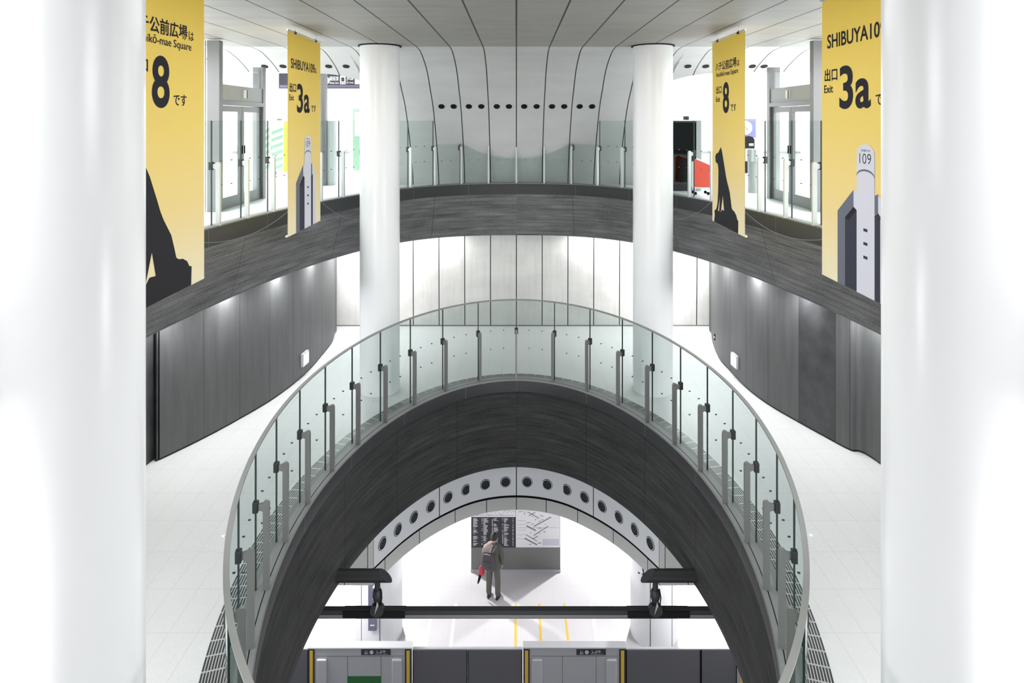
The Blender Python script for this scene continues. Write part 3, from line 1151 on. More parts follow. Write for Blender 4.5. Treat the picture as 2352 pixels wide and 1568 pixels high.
def banner(x, y, rz, kind, label):
    t = thing('hanging_banner', label, 'banner', (x, y, 3.04), rz, 'yellow direction banners')
    mb = MB()
    nu, nv = 10, 40
    def wob(u, v):
        return 0.006 * math.sin(u * 3 + v * 1.3) * (v / BH)
    for side in (0.0, 0.004):
        for j in range(nv):
            for i in range(nu):
                q = []
                for a, b in ((i, j), (i + 1, j), (i + 1, j + 1), (i, j + 1)):
                    u, v = BW * a / nu, (BH - 0.006) * b / nv
                    q.append((u, side, -v))
                mb.face(q, smooth=True)
    mb.build('cloth', M['banner_cloth'], t)
    # hem sleeve at the foot and rod at the head
    hem = MB()
    hp = []
    for k in range(13):
        a = PI * 2 * k / 12
        hp.append((0.022 * math.cos(a) + 0.0, -BH + 0.03 + 0.028 * math.sin(a)))
    hem.tube([(-0.012, 0.020, -BH + 0.018), (BW + 0.012, 0.020, -BH + 0.018)], 0.017, 12)
    hem.build('hem', M['banner_cloth'], t)
    rod = MB().tube([(-0.03, 0.0, 0.0), (BW + 0.03, 0.0, 0.0)], 0.014, 10)
    rod.build('top_rod', M['steel'], t)
    for u in (0.30, 1.30):
        ck = MB().tube([(u, 0, -0.01), (u, 0, 0.035)], 0.006, 6)
        ck.box(u - 0.03, u + 0.03, -0.02, 0.02, -0.025, 0.012)
        k = ck.build('clip', M['dark_metal'], t)
        ch = MB()
        ring = [(u + 0.013 * math.cos(2 * PI * q / 12), 0.0, 0.062 + 0.030 * math.sin(2 * PI * q / 12)) for q in range(13)]
        ch.tube(ring, 0.0035, 6)
        ch.build('hook', M['steel'], k)
    e = -0.003
    if kind == 'tower':
        text('SHIBUYA109', 0.125, 1.245, -0.575, -0.415, e, M['ink'], t, bold=0.014)
        text('は', 1.255, 1.345, -0.565, -0.465, e, M['ink'], t, bold=0.006)
        text('出口', 0.065, 0.345, -0.945, -0.80, e, M['ink'], t, bold=0.018)
        text('Exit', 0.055, 0.25, -1.075, -0.985, e, M['ink'], t, bold=0.012)
        text('3', 0.39, 0.665, -1.265, -0.795, e, M['ink'], t, bold=0.022)
        text('a', 0.71, 0.99, -1.265, -0.955, e, M['ink'], t, bold=0.022)
        text('です', 1.075, 1.315, -1.24, -1.12, e, M['ink'], t, bold=0.010)
        # printed tower
        B = BH - 0.008
        G, D, W1 = M['banner_mid'], M['banner_dark'], M['banner_grey']
        poly([(0.352, 2.382), (0.677, 2.115), (0.677, 2.295), (0.507, 2.431), (0.507, B), (0.352, B)], e, G, t, 'tower_print')
        poly([(0.507, 2.431), (0.677, 2.295), (0.737, 2.323), (0.737, B), (0.507, B)], e, D, t, 'tower_print')
        poly([(0.507, 2.431), (0.677, 2.295), (0.737, 2.323), (0.575, 2.455)], e - .0006, M['banner_deep'], t, 'tower_print')
        poly([(0.677, 2.115), (0.745, 2.125), (0.745, 2.323), (0.677, 2.295)], e - .0003, W1, t, 'tower_print')
        poly([(1.055, 2.333), (1.119, 2.296), (1.154, 2.33), (1.154, B), (1.055, B)], e, D, t, 'tower_print')
        poly([(1.040, 2.145), (1.119, 2.110), (1.119, 2.296), (1.040, 2.332)], e - .0004, G, t, 'tower_print')
        poly([(1.119, 2.110), (1.200, 2.19), (1.30, 2.35), (1.30, B), (1.154, B), (1.154, 2.36), (1.19, 2.352), (1.119, 2.296)], e - .0003, W1, t, 'tower_print')
        poly(semi(0.737, 1.059, 1.735, 0.105) + [(1.059, B), (0.737, B)], e - .0008, W1, t, 'tower_print')
        poly(semi(0.737, 1.059, 1.955, 0.070) + list(reversed(semi(0.737, 1.059, 1.975, 0.070))), e - .0014, G, t, 'tower_print')
        for v in (2.488, 2.627, 2.766):
            poly([(0.863, v), (0.937, v), (0.937, v + 0.03), (0.863, v + 0.03)], e - .0014, M['banner_dark'], t, 'tower_print')
        text('SHIBUYA', 0.82, 0.985, -1.705, -1.683, e - .0014, M['ink'], t, bold=0.008)
        text('109', 0.79, 1.0, -1.83, -1.725, e - .0014, M['ink'], t, bold=-0.008)
    else:
        text('ハチ公前広場', 0.185, 1.21, -0.535, -0.372, e, M['ink'], t, bold=0.018)
        text('は', 1.24, 1.34, -0.525, -0.425, e, M['ink'], t, bold=0.006)
        text('Hachikō-mae Square', 0.225, 1.29, -0.66, -0.55, e, M['ink'], t, bold=0.008)
        text('出口', 0.215, 0.50, -0.925, -0.79, e, M['ink'], t, bold=0.018)
        text('Exit', 0.205, 0.42, -1.065, -0.975, e, M['ink'], t, bold=0.012)
        text('8', 0.565, 0.87, -1.265, -0.745, e, M['ink'], t, bold=0.024)
        text('です', 0.94, 1.195, -1.235, -1.115, e, M['ink'], t, bold=0.010)
        dog = [(0.470, 1.84), (0.34, 1.939), (0.215, 1.972), (0.17, 2.024), (0.19, 2.11), (0.31, 2.145), (0.34, 2.252), (0.325, 2.603),
               (0.286, 2.833), (0.24, 2.915), (0.209, 2.945), (0.13, 2.969), (0.138, 3.057), (0.106, BH - 0.008), (1.287, BH - 0.008),
               (1.295, 2.97), (1.248, 2.956), (1.204, 2.894), (1.12, 2.85), (1.04, 2.837), (0.993, 2.809), (0.955, 2.70), (0.90, 2.56),
               (0.765, 2.385), (0.709, 2.294), (0.645, 2.16), (0.575, 2.02), (0.53, 1.93)]
        poly(dog, e, M['banner_deep'], t, 'dog_print',
             holes=[[(0.424, 2.679), (0.35, 2.86), (0.31, 2.96), (0.378, 2.945)], [(0.564, 2.661), (0.48, 2.90), (0.453, 2.965), (0.528, 2.899), (0.63, 2.909)]])
    return t


banner(-3.5, 9.47, PI / 2, 'tower', 'narrow yellow banner reading 3a left of the far left column')
banner(3.5, 11.04, -PI / 2, 'dog', 'narrow yellow banner reading 8 right of the far right column')
banner(-3.53, 5.42, PI / 2, 'dog', 'large yellow banner with a seated dog, partly behind the near left column')
banner(3.55, 7.18, -PI / 2, 'tower', 'large yellow banner reading 3a, partly behind the near right column')


def cord(a, b, sag, label):
    P = []
    for k in range(21):
        f = k / 20
        p = Vector(a).lerp(Vector(b), f)
        p.z -= sag * 4 * f * (1 - f)
        P.append(p)
    tag(MB().tube(P, 0.0028, 5).build('tether_cord', M['cord']), label, 'cord', 'thin cords tying the banners')


cord((-3.53, 6.99, 0.27), (-3.5, 9.47, 0.26), 0.12, 'thin slack cord tying the two left banners together')
cord((3.55, 7.18, 0.27), (3.5, 9.47, 0.26), 0.14, 'thin slack cord tying the two right banners together')
cord((-3.5, 11.04, 0.22), (-3.06, 12.1, -0.28), 0.10, 'thin cord from the 3a banner to the far left column')
cord((3.5, 11.04, 0.22), (3.06, 12.1, -0.28), 0.10, 'thin cord from the 8 banner to the far right column')

# ------------------------------------------------------------------ recessed downlights
def downlight0():
    m = MB()
    m.lathe([(0.001, 0.030), (0.062, 0.030), (0.062, -0.004), (0.075, -0.004), (0.075, 0.0)], n=24, cap=False)
    return m


def zprof(y):
    for (a, za), (b, zb) in zip(prof, prof[1:]):
        if a <= y <= b:
            return za + (zb - za) * (y - a) / (b - a)


def profdir(y):
    for (a, za), (b, zb) in zip(prof, prof[1:]):
        if a <= y <= b:
            return math.atan2(zb - za, b - a)


dl = None
def downlight(x, y, label, group, m='black', r=1.0):
    global dl
    if dl is None:
        me = MB().lathe([(0.0005, -0.012), (0.075, -0.012), (0.078, 0.10)], n=24, cap=False)
        dl = me.build('downlight', M['black'])
        o = dl
    else:
        o = dl.copy()
        COL.objects.link(o)
    o.location = (x, y, zprof(y) if y > 12.4 else ZC)
    sl = profdir(y) if y > 12.4 else 0
    o.rotation_euler = (sl * 0.93, 0, 0)
    tag(o, label, 'downlight', group)
    return o


cx = [1014, 1042, 1077, 1105.5, 1141, 1169, 1204, 1232.5, 1268, 1296, 1331.5, 1360]
for i, px in enumerate(cx):
    y = 14.80
    downlight((px - CX) * y / F, y, 'black downlight hole in the curved wall, %s from left of twelve' % ORD[i], 'downlight holes in the curved wall')
for i, (px, py) in enumerate([(608, 152), (650, 153), (755, 157.5), (795, 164.5)]):
    y = 13.62
    downlight((px - CX) * y / F, y, 'black downlight in the ceiling edge left of the far left column, %s from the left' % ORD[i], 'ceiling edge downlights')
for i, (px, py) in enumerate([(1580, 163), (1621, 156), (1728, 150), (1755, 148)]):
    y = 13.62
    downlight((px - CX) * y / F, y, 'black downlight in the ceiling edge right of the far right column, %s from the left' % ORD[i], 'ceiling edge downlights')

# ------------------------------------------------------------------ illuminated wall boxes, switch
def wall_box(px, py_base, z, rz, label):
    x, y = unproj(px, py_base, ZM)
    t = thing('guide_light', label, 'light box', (x, y, z), rz)
    MB().box(-0.135, 0.135, -0.06, 0.0, -0.135, 0.135).build('housing', M['counter'], t, bevel=0.008)
    MB().box(-0.11, 0.11, -0.066, -0.058, -0.11, 0.11).build('lit_face', M['lamp_white'], t)
    return t


wall_box(697, 862.5, -3.29, math.radians(84), 'lit white square guide light on the dark left wall')
wall_box(1691, 868, -3.29, math.radians(-84), 'lit white square guide light on the dark right wall')
sx_, sy_ = unproj(1643, 806, ZM)
t = thing('wall_switch', 'small black switch plate on the rounded end of the dark right wall', 'switch', (sx_, sy_, -3.33), math.radians(-80))
MB().box(-0.03, 0.03, -0.02, 0.0, -0.07, 0.07).build('plate', M['black'], t, bevel=0.004)
MB().box(-0.012, 0.012, -0.027, -0.019, -0.02, 0.02).build('button', M['sign_white'], t)

# floor studs seen on the middle floor
for px, py, lab in ((1862, 1229, 'small round steel stud in the floor right of the glass railing'), (513, 1231, 'small round steel stud in the floor left of the glass railing')):
    x, y = unproj(px, py, ZM)
    o = MB().lathe([(0.026, 0.0), (0.022, 0.006), (0.001, 0.007)], n=20).build('floor_stud', M['steel'])
    o.location = (x, y, ZM)
    tag(o, lab, 'floor stud')

# ------------------------------------------------------------------ bracket arms, drop poles and the dark rail across the void
YA = 9.3
def arm(sx, label):
    t = thing('bracket_arm', label, 'bracket', (0, YA, -5.19))
    xr, xt = sx * 2.76, sx * 1.87
    m = MB()
    n = 20
    A, B = [], []
    r = 0.088
    for k in range(n):
        a = 2 * PI * k / n
        A.append((xr, r * math.cos(a), r * math.sin(a)))
        B.append((xt + sx * (0.10 * (1 + math.sin(a)) if True else 0), r * math.cos(a), r * math.sin(a)))
    m.strip(A, B, 0, True)
    m.face(A)
    m.face(B)
    m.build('pipe', M['dark_metal'], t)
    xp = sx * 2.09
    p = MB().tube([(xp, 0, -0.08), (xp, 0, -0.44)], 0.042, 16)
    po = p.build('drop_pole', M['dark_metal'], t)
    j = MB().lathe([(0.05, -0.38), (0.068, -0.33), (0.074, -0.28), (0.066, -0.23), (0.048, -0.20)], xp, 0, 16)
    j.build('joint_knuckle', M['dark_metal'], po)
    k = MB().lathe([(0.052, -0.50), (0.062, -0.45), (0.055, -0.41), (0.05, -0.38)], xp, 0, 16)
    k.build('collar', M['black'], po)
    c = MB()
    n = 24
    cx_ = xp
    for yy in (-0.05, 0.05):
        pass
    ring0 = [(cx_ + 0.10 * math.cos(2 * PI * q / n), -0.06, -0.50 + 0.105 * math.sin(2 * PI * q / n) * 0.8) for q in range(n)]
    ring1 = [(cx_ + 0.10 * math.cos(2 * PI * q / n), 0.04, -0.50 + 0.105 * math.sin(2 * PI * q / n) * 0.8) for q in range(n)]
    c.strip(ring0, ring1, 0, True)
    c.face(ring0)
    c.face(ring1)
    c.build('clamp_disc', M['dark_metal'], po)
    MB().tube([(xp + 0.055, -0.03, -0.18), (xp + 0.075, -0.04, -0.30), (xp + 0.06, -0.04, -0.42)], 0.009, 6).build('cable', M['black'], po)
    MB().prism([(xp - 0.03, -0.54), (xp + 0.01, -0.34), (xp + 0.03, -0.40)], 'y', -0.075, -0.062).build('bright_blade', M['steel'], po)
    return t


arm(-1, 'thick dark pipe arm with drop pole reaching from the left side of the dark rim')
arm(1, 'thick dark pipe arm with drop pole reaching from the right side of the dark rim')
t = thing('cross_rail', 'long black metal rail hung across the lower opening above the platform', 'rail', (0, YA + 0.02, -5.775))
MB().box(-3.02, 3.02, -0.045, 0.045, 0.012, 0.075).build('beam', M['dark_metal'], t)
MB().box(-3.02, 3.02, -0.05, 0.04, -0.006, 0.012).build('pale_strip', M['post_steel'], t)
MB().box(-3.02, 3.02, -0.045, 0.045, -0.045, -0.006).build('lower_channel', M['gate_dark'], t)
for a in (-2.60, 1.67):
    MB().box(a, a + 0.93, -0.06, 0.06, -0.025, 0.07).build('sleeve', M['black'], t)

# ------------------------------------------------------------------ platform screen gates
YG = 13.46
sg = F / YG


def gx(px):
    return (px - CX) / sg


def gz(py):
    return EYE - (py - HY) / sg


def gate(px0, px1, label, green, top):
    w = gx(px1) - gx(px0)
    t = thing('platform_gate', label, 'platform gate', (gx(px0), YG, ZP), 0, 'platform screen gate housings')
    zt = gz(1487) - ZP
    MB().box(0, w, 0.0, 0.15, 0, zt - 0.02).build('housing', M['gate_grey'], t, bevel=0.006)
    MB().box(-0.012, w + 0.012, -0.012, 0.165, zt - 0.019, zt + 0.01).build('top_cap', M['white_paint'] if top == 0 else M['gate_grey_pale'], t, bevel=0.004)  # left cap coloured white for its blown-out light, right one pale grey
    for a, lab in ((0.0, 0), (w - 0.14, 1)):
        e = MB().box(a, a + 0.14, -0.014, -0.001, 0.0, zt - 0.03).build('edge_strip', M['sign_dark'], t)
        MB().box(a + 0.035, a + 0.105, -0.017, -0.0145, 0.0, zt - 0.05).build('yellow_stripe', M['yellow'], e)
    # covers either side
    for a in (0.19, w - 0.42):
        MB().box(a, a + 0.22, -0.06, -0.001, 0.0, zt - 0.22).build('side_cover', M['gate_grey_pale'], t, bevel=0.02)
    for a in (0.855, 1.585):
        MB().box(a - 0.004, a + 0.004, -0.004, -0.001, 0.0, zt - 0.18).build('panel_joint', M['gate_dark'], t)
    MB().box(0.18, w - 0.16, -0.004, -0.001, zt - 0.186, zt - 0.178).build('panel_joint', M['gate_dark'], t)
    if green:
        MB().box(0.86, 1.58, -0.008, -0.001, 0.1, gz(1552) - ZP).build('green_panel', M['green'], t)
    # station name plate
    a0, a1, z0, z1 = 1.155, 1.795, zt - 0.150, zt - 0.030
    pl = MB().box(a0, a1, -0.012, -0.001, z0, z1).build('name_plate', M['sign_dark'], t)
    wv = M['sign_white']
    text('TY', a0 + 0.08, a0 + 0.14, z1 - 0.055, z1 - 0.03, -0.0135, wv, pl)
    text('01', a0 + 0.075, a0 + 0.145, z0 + 0.018, z1 - 0.062, -0.0135, wv, pl, bold=0.01)
    rd = MB()
    ring = [(a0 + 0.225 + 0.040 * math.cos(2 * PI * k / 24), -0.0132, (z0 + z1) / 2 + 0.040 * math.sin(2 * PI * k / 24)) for k in range(24)]
    rd.face(ring)
    rd.build('round_emblem', wv, pl)
    text('H', a0 + 0.205, a0 + 0.245, (z0 + z1) / 2 - 0.02, (z0 + z1) / 2 + 0.02, -0.0140, M['sign_dark'], pl, bold=0.02)
    text('しぶや', a0 + 0.34, a0 + 0.53, z0 + 0.045, z1 - 0.015, -0.0135, wv, pl, bold=0.012)
    text('Shibuya', a0 + 0.31, a0 + 0.57, z0 + 0.012, z0 + 0.034, -0.0135, wv, pl)
    return t


gate(708, 945, 'grey platform gate housing at the left with a green panel and name plate', True, 0)
gate(1202, 1437, 'grey platform gate housing at the right of the centre without a green panel', False, 1)
t3 = thing('platform_gate', 'grey gate housing with yellow edge, mostly hidden behind the dark rim at far right', 'platform gate', (gx(1697), YG, ZP), 0, 'platform screen gate housings')
zt = gz(1487) - ZP
MB().box(0, 2.2, 0, 0.15, 0, zt - 0.02).build('housing', M['gate_grey'], t3, bevel=0.006)
MB().box(0.035, 0.105, -0.016, -0.001, 0, zt - 0.05).build('yellow_stripe', M['yellow'], t3)
DL = ['dark grey sliding gate leaf at the far left, beside the left gate housing',
      'dark grey sliding gate leaf just right of the left gate housing',
      'dark grey sliding gate leaf just left of the second gate housing',
      'dark grey sliding gate leaf just right of the second gate housing',
      'dark grey sliding gate leaf at the far right, ending under the dark rim']
for (a, b), lab in zip([(585, 706), (947, 1073), (1073.6, 1200), (1439, 1611.5), (1612, 1695)], DL):
    t = thing('gate_leaf', lab, 'platform gate', (gx(a), YG + 0.06, ZP), 0, 'sliding gate leaves')
    w = gx(b) - gx(a)
    zt = gz(1497) - ZP
    MB().box(0, w, 0, 0.05, 0.02, zt).build('panel', M['gate_dark'], t, bevel=0.005)
    MB().box(0, w, 0.0, 0.055, zt - 0.005, zt + 0.02).build('top_rail', M['gate_grey_pale'], t)
    for e in (0.0, w - 0.018):
        MB().box(e, e + 0.018, -0.006, 0.045, 0.02, zt - 0.006).build('edge_seal', M['black'], t)

# ------------------------------------------------------------------ information board
YB = 17.55
sb = F / YB
bx0, bx1 = (1082 - CX) / sb, (1287 - CX) / sb
BWd = bx1 - bx0
t = thing('information_board', 'wide grey free-standing board with a dark directory and a white station map', 'information board', (bx0, YB, ZP))
bz = lambda py: EYE - (py - HY) / sb - ZP
MB().box(0, BWd, 0, 0.30, 0.06, 2.35).build('body', M['board_grey'], t, bevel=0.01)
MB().box(-0.01, BWd + 0.01, -0.02, 0.31, 0.0, bz(1307)).build('plinth', M['gate_grey'], t)
mid = (1184.5 - 1082) / sb
dp = MB().box(0.01, mid - 0.005, -0.02, -0.001, bz(1256), bz(1187)).build('directory_panel', M['sign_dark'], t)
rows = MB()
random.seed(3)
cols = 4
cw = (mid - 0.1) / cols
zt, zb_ = bz(1187), bz(1256)
for c in range(cols):
    z = zt - 0.03
    while z > zb_ + 0.05:
        if random.random() < 0.86:
            l = cw * random.uniform(0.18, 0.5)
            x = 0.06 + c * cw
            rows.face([(x, -0.021, z), (x + l, -0.021, z), (x + l, -0.021, z + 0.010), (x, -0.021, z + 0.010)])
            if random.random() < 0.75:
                x2 = 0.06 + (c + 0.82) * cw
                rows.face([(x2, -0.021, z), (x2 + 0.03, -0.021, z), (x2 + 0.03, -0.021, z + 0.010), (x2, -0.021, z + 0.010)])
        z -= 0.022
rows.build('listing', M['sign_white'], dp)
up = MB().box(0.01, mid - 0.005, -0.02, -0.001, bz(1186), 2.32).build('map_strip', M['sign_white'], t)
ln = MB()
def stroke(mb, a, b, w, y=-0.0215):
    a, b = Vector(a), Vector(b)
    d = (b - a).normalized()
    n = Vector((-d.y, d.x)) * w / 2
    mb.face([(p.x, y, p.y) for p in (a - n, b - n, b + n, a + n)])
zs = bz(1186)
for k in range(10):
    x = 0.1 + k * 0.115
    h = random.choice([0.06, -0.06, 0.05])
    stroke(ln, (x, zs + 0.12), (x + 0.06, zs + 0.12 + h), 0.008)
    stroke(ln, (x + 0.06, zs + 0.12 + h), (x + 0.115, zs + 0.12 + h), 0.008)
stroke(ln, (0.05, zs + 0.05), (mid - 0.05, zs + 0.05), 0.008)
ln.build('route_lines', M['map_grey'], up)
mp = MB().box(mid + 0.005, BWd - 0.01, -0.02, -0.001, bz(1255.5), 2.32).build('map_panel', M['sign_white'], t)
P = lambda px, py: ((px - 1082) / sb, bz(py))
ml = MB()
Z = lambda x, y: P(1060 + x / 6.272, 1150 + y / 6.272)
for a, b, w in [((935, 350), (1070, 420), .05), ((1040, 360), (1290, 225), .04), ((1040, 490), (1250, 355), .03), ((930, 480), (1085, 570), .03),
                ((910, 530), (1090, 625), .05), ((1020, 540), (1100, 500), .03), ((970, 205), (1060, 160), .03), ((950, 150), (1120, 245), .03),
                ((935, 310), (990, 300), .02), ((1130, 200), (1180, 215), .02), ((1150, 265), (1180, 260), .02), ((1000, 330), (1040, 320), .02),
                ((820, 150), (880, 145), .02), ((905, 140), (905, 190), .02), ((1060, 270), (1075, 255), .03), ((985, 455), (1005, 440), .02),
                ((1180, 440), (1210, 438), .03), ((1100, 385), (1150, 385), .02), ((1100, 600), (1145, 600), .03), ((975, 620), (1000, 618), .03),
                ((1110, 290), (1140, 280), .02), ((1010, 220), (1030, 215), .02), ((1200, 330), (1215, 325), .02), ((1115, 465), (1130, 458), .03)]:
    stroke(ml, Z(*a), Z(*b), w * 0.7, -0.0225)
for yy in (280, 335, 378, 412, 480, 538):
    stroke(ml, Z(800, yy), Z(1400 if yy in (378,) else 930, yy), .006, -0.0225)
ml.build('map_lines', M['map_grey'], mp)
lg = MB()
a, b = Z(1168, 540), Z(1405, 635)
lg.face([(a[0], -0.0225, b[1]), (b[0], -0.0225, b[1]), (b[0], -0.0225, a[1]), (a[0], -0.0225, a[1])])
lg.build('map_legend', M['banner_grey'], mp)

# ------------------------------------------------------------------ platform floor markings
def floor_line(px0, py0, px1, py1, w, m, label, name='floor_line'):
    x0, y0 = unproj(px0, py0, ZP)
    x1, y1 = unproj(px1, py1, ZP)
    x = (x0 + x1) / 2
    o = MB().box(-w / 2, w / 2, 0, y0 - y1, 0, 0.003).build(name, m)
    o.location = (x, y1, ZP)
    tag(o, label, 'floor marking', 'queue lines on the platform floor')


FL = [(1184.5, 'yellow', 'yellow queue line on the platform floor under the middle of the board'),
      (1238.5, 'yellow', 'yellow queue line on the platform floor, second from the left of three'),
      (1296, 'yellow', 'yellow queue line on the platform floor, rightmost of the three')]
for px, c, lab in FL:
    x = (px - CX) / (F / unproj(px, 1384, ZP)[1])
    y1, y0 = 14.0, 16.4
    o = MB().box(-0.03, 0.03, 0, y0 - y1, 0, 0.003).build('floor_line', M['floor_yellow'])
    o.location = (x, y1, ZP)
    tag(o, lab, 'floor marking', 'queue lines on the platform floor')
for x, lab in [(1.98, 'white queue line on the platform floor, nearest left of the right column'), (2.62, 'white queue line on the platform floor, close to the right column'),
               (-1.60, 'white queue line on the platform floor, nearest left of the board'), (-2.20, 'white queue line on the platform floor, second left of the board'),
               (-2.72, 'white queue line on the platform floor, close to the left column')]:
    o = MB().box(-0.035, 0.035, 0, 2.4, 0, 0.003).build('floor_line', M['floor_white'])
    o.location = (x, 14.0, ZP)
    tag(o, lab, 'floor marking', 'queue lines on the platform floor')

# vertical sign on the left platform column and arrow on the right one
t = thing('column_sign', 'narrow violet-grey vertical sign on the front of the left platform column', 'sign', (-3.46, 14.88, ZP + 0.55))
MB().box(-0.10, 0.10, -0.03, 0.02, 0, 1.5).build('panel', M['sign_violet'], t, bevel=0.004)
sy = MB()
for z in (1.30, 1.02, 0.75):
    sy.face([(0.0, -0.032, z), (0.07, -0.032, z + 0.02), (0.08, -0.032, z + 0.12), (0.03, -0.032, z + 0.11)])
sy.face([(-0.05, -0.032, 0.12), (0.05, -0.032, 0.12), (0.05, -0.032, 0.15), (-0.05, -0.032, 0.15)])
sy.build('symbols', M['sign_white'], t)
aw = MB()
def on_col(a, z, r=0.580):
    return (r * math.sin(a), -r * math.cos(a), z)
def cstroke(a0, z0, a1, z1, w):
    d = Vector((0.58 * (a1 - a0), z1 - z0)).normalized()
    n = Vector((-d.y, d.x)) * w / 2
    q = []
    for a, z, sgn in ((a0, z0, -1), (a1, z1, -1), (a1, z1, 1), (a0, z0, 1)):
        q.append(on_col(a + sgn * n.x / 0.58, z + sgn * n.y))
    aw.face(q)
za = EYE - (1320 - HY) / 94.5 - ZP
cstroke(-1.05, za + 0.22, -0.62, za, 0.035)
cstroke(-0.62, za, -0.92, za - 0.03, 0.035)
cstroke(-0.62, za, -0.70, za + 0.20, 0.035)
aw.build('arrow_mark', M['ink'], pcr)

# ------------------------------------------------------------------ upper concourse furnishings
def doorway(sx, label):
    """glass door box beside the railing; plane parallel to the view axis at |x| = 5.35"""
    t = thing('glass_doorway', label, 'doorway', (sx * 5.36, 11.2, 0))
    L = 1.98
    H = 3.0
    fs = M['frame_steel']
    d = sx
    def bx(x0, x1, y0, y1, z0, z1):
        a, b = sorted((d * x0, d * x1))
        return (a, b, y0, y1, z0, z1)
    MB().box(*bx(0, 0.22, -0.05, 0.09, 0, H + 0.1)).build('frame_post', fs, t)
    MB().box(*bx(0, 0.22, L - 0.09, L + 0.05, 0, H - 0.22)).build('frame_post', fs, t)
    MB().box(*bx(0.26, 0.46, -0.05, 0.0, 0, H + 0.1)).build('side_post', M['white_paint'], t)
    MB().box(*bx(0.0, 0.2, 0.09, L - 0.09, 1.94, 2.02)).build('transom', fs, t)
    hd = MB().box(*bx(0.02, 0.14, 0.09, L - 0.09, 2.02, 2.32)).build('header_panel', M['counter'], t)
    MB().box(*bx(-0.012, 0.019, 0.95, 1.09, 2.09, 2.25)).build('indicator', M['sign_white'], hd)
    MB().box(*bx(-0.014, -0.0125, 1.06 if sx < 0 else 0.95, 1.09 if sx < 0 else 0.98, 2.09, 2.25)).build('indicator_edge', M['ink'], hd)
    MB().box(*bx(0.06, 0.075, 0.09, L - 0.09, 2.33, H - 0.26)).build('upper_glass', M['glass_clear'], t)
    for k, (a, b) in enumerate(((0.10, L / 2 - 0.006), (L / 2 + 0.006, L - 0.10))):
        m = MB()
        m.box(*bx(0.05, 0.10, a, a + 0.09, 0.01, 1.93))
        m.box(*bx(0.05, 0.10, b - 0.09, b, 0.01, 1.93))
        m.box(*bx(0.05, 0.10, a + 0.09, b - 0.09, 1.82, 1.93))
        m.box(*bx(0.05, 0.10, a + 0.09, b - 0.09, 0.01, 0.22))
        leaf = m.build('door_leaf', fs, t)
        MB().box(*bx(0.07, 0.08, a + 0.09, b - 0.09, 0.22, 1.82)).build('door_glass', M['glass_clear'], leaf)
        hy = (b - 0.045) if k == 0 else (a + 0.045)
        MB().tube([(d * 0.02, hy, 1.0), (d * 0.02, hy, 1.16)], 0.012, 8).build('door_handle', M['black'], leaf)
    MB().box(*bx(0.25, 1.6, L, L + 0.02, 0, 2.55)).build('side_glass', M['glass_upper'], t)
    MB().box(*bx(1.6, 1.72, -0.05, 0.09, 0, H + 0.1)).build('rear_post', M['white_paint'], t)
    return t


doorway(-1, 'steel framed glass double door at the left of the upper floor')
doorway(1, 'steel framed glass double door at the right of the upper floor')

# hanging line sign, left
ys = 16.6
ss = F / ys
t = thing('hanging_sign', 'long dark hanging sign with white lettering for the lines, left of the far left column', 'sign', ((640 - CX) / ss, ys, EYE + (277 - 203) / ss))
wS = (905 - 640) / ss
hS = (203 - 168) / ss
MB().box(0, wS, 0, 0.18, 0, hS).build('panel', M['sign_dark'], t, bevel=0.004)
MB().box(0.03, wS - 0.01, -0.004, -0.001, 0.02, hS * 0.22).build('lower_stripe', M['sign_violet'], t)
sxp = lambda px: (px - 640) / ss
e = -0.006
w_ = M['sign_white']
c = MB()
c.face([(sxp(749) + 0.10 * math.cos(2 * PI * k / 24), e, hS * 0.52 + 0.10 * math.sin(2 * PI * k / 24)) for k in range(24)])
c.build('round_emblem', w_, t)
text('G', sxp(749) - 0.04, sxp(749) + 0.04, hS * 0.40, hS * 0.65, e - 0.002, M['sign_dark'], t, bold=0.01)
text('銀座線', sxp(757), sxp(778), hS * 0.50, hS * 0.80, e, w_, t, bold=0.012)
text('Ginza Line', sxp(757), sxp(778), hS * 0.30, hS * 0.44, e, w_, t, bold=0.012)
MB().face([(sxp(781), e, hS * 0.27), (sxp(794), e, hS * 0.27), (sxp(794), e, hS * 0.82), (sxp(781), e, hS * 0.82)]).build('square_emblem', w_, t)
tr = MB()
tr.box(sxp(784), sxp(791), e - 0.002, e - 0.001, hS * 0.45, hS * 0.72)
tr.box(sxp(783.5), sxp(785.5), e - 0.002, e - 0.001, hS * 0.32, hS * 0.40)
tr.box(sxp(789.5), sxp(791.5), e - 0.002, e - 0.001, hS * 0.32, hS * 0.40)
tr.build('train_symbol', M['sign_dark'], t)
text('JR線', sxp(796), sxp(812), hS * 0.50, hS * 0.80, e, w_, t, bold=0.012)
text('JR Lines', sxp(796), sxp(812), hS * 0.30, hS * 0.44, e, w_, t, bold=0.012)
MB().face([(sxp(815), e, hS * 0.27), (sxp(828), e, hS * 0.27), (sxp(828), e, hS * 0.82), (sxp(815), e, hS * 0.82)]).build('square_emblem', w_, t)
for u in (0.3, wS - 0.3):
    MB().tube([(u, 0.09, hS), (u, 0.09, 5.0 - (EYE + 74 / ss))], 0.015, 8).build('drop_rod', M['steel'], t)


def stand_at(px, py_base, z=0.0):
    return unproj(px, py_base, z)


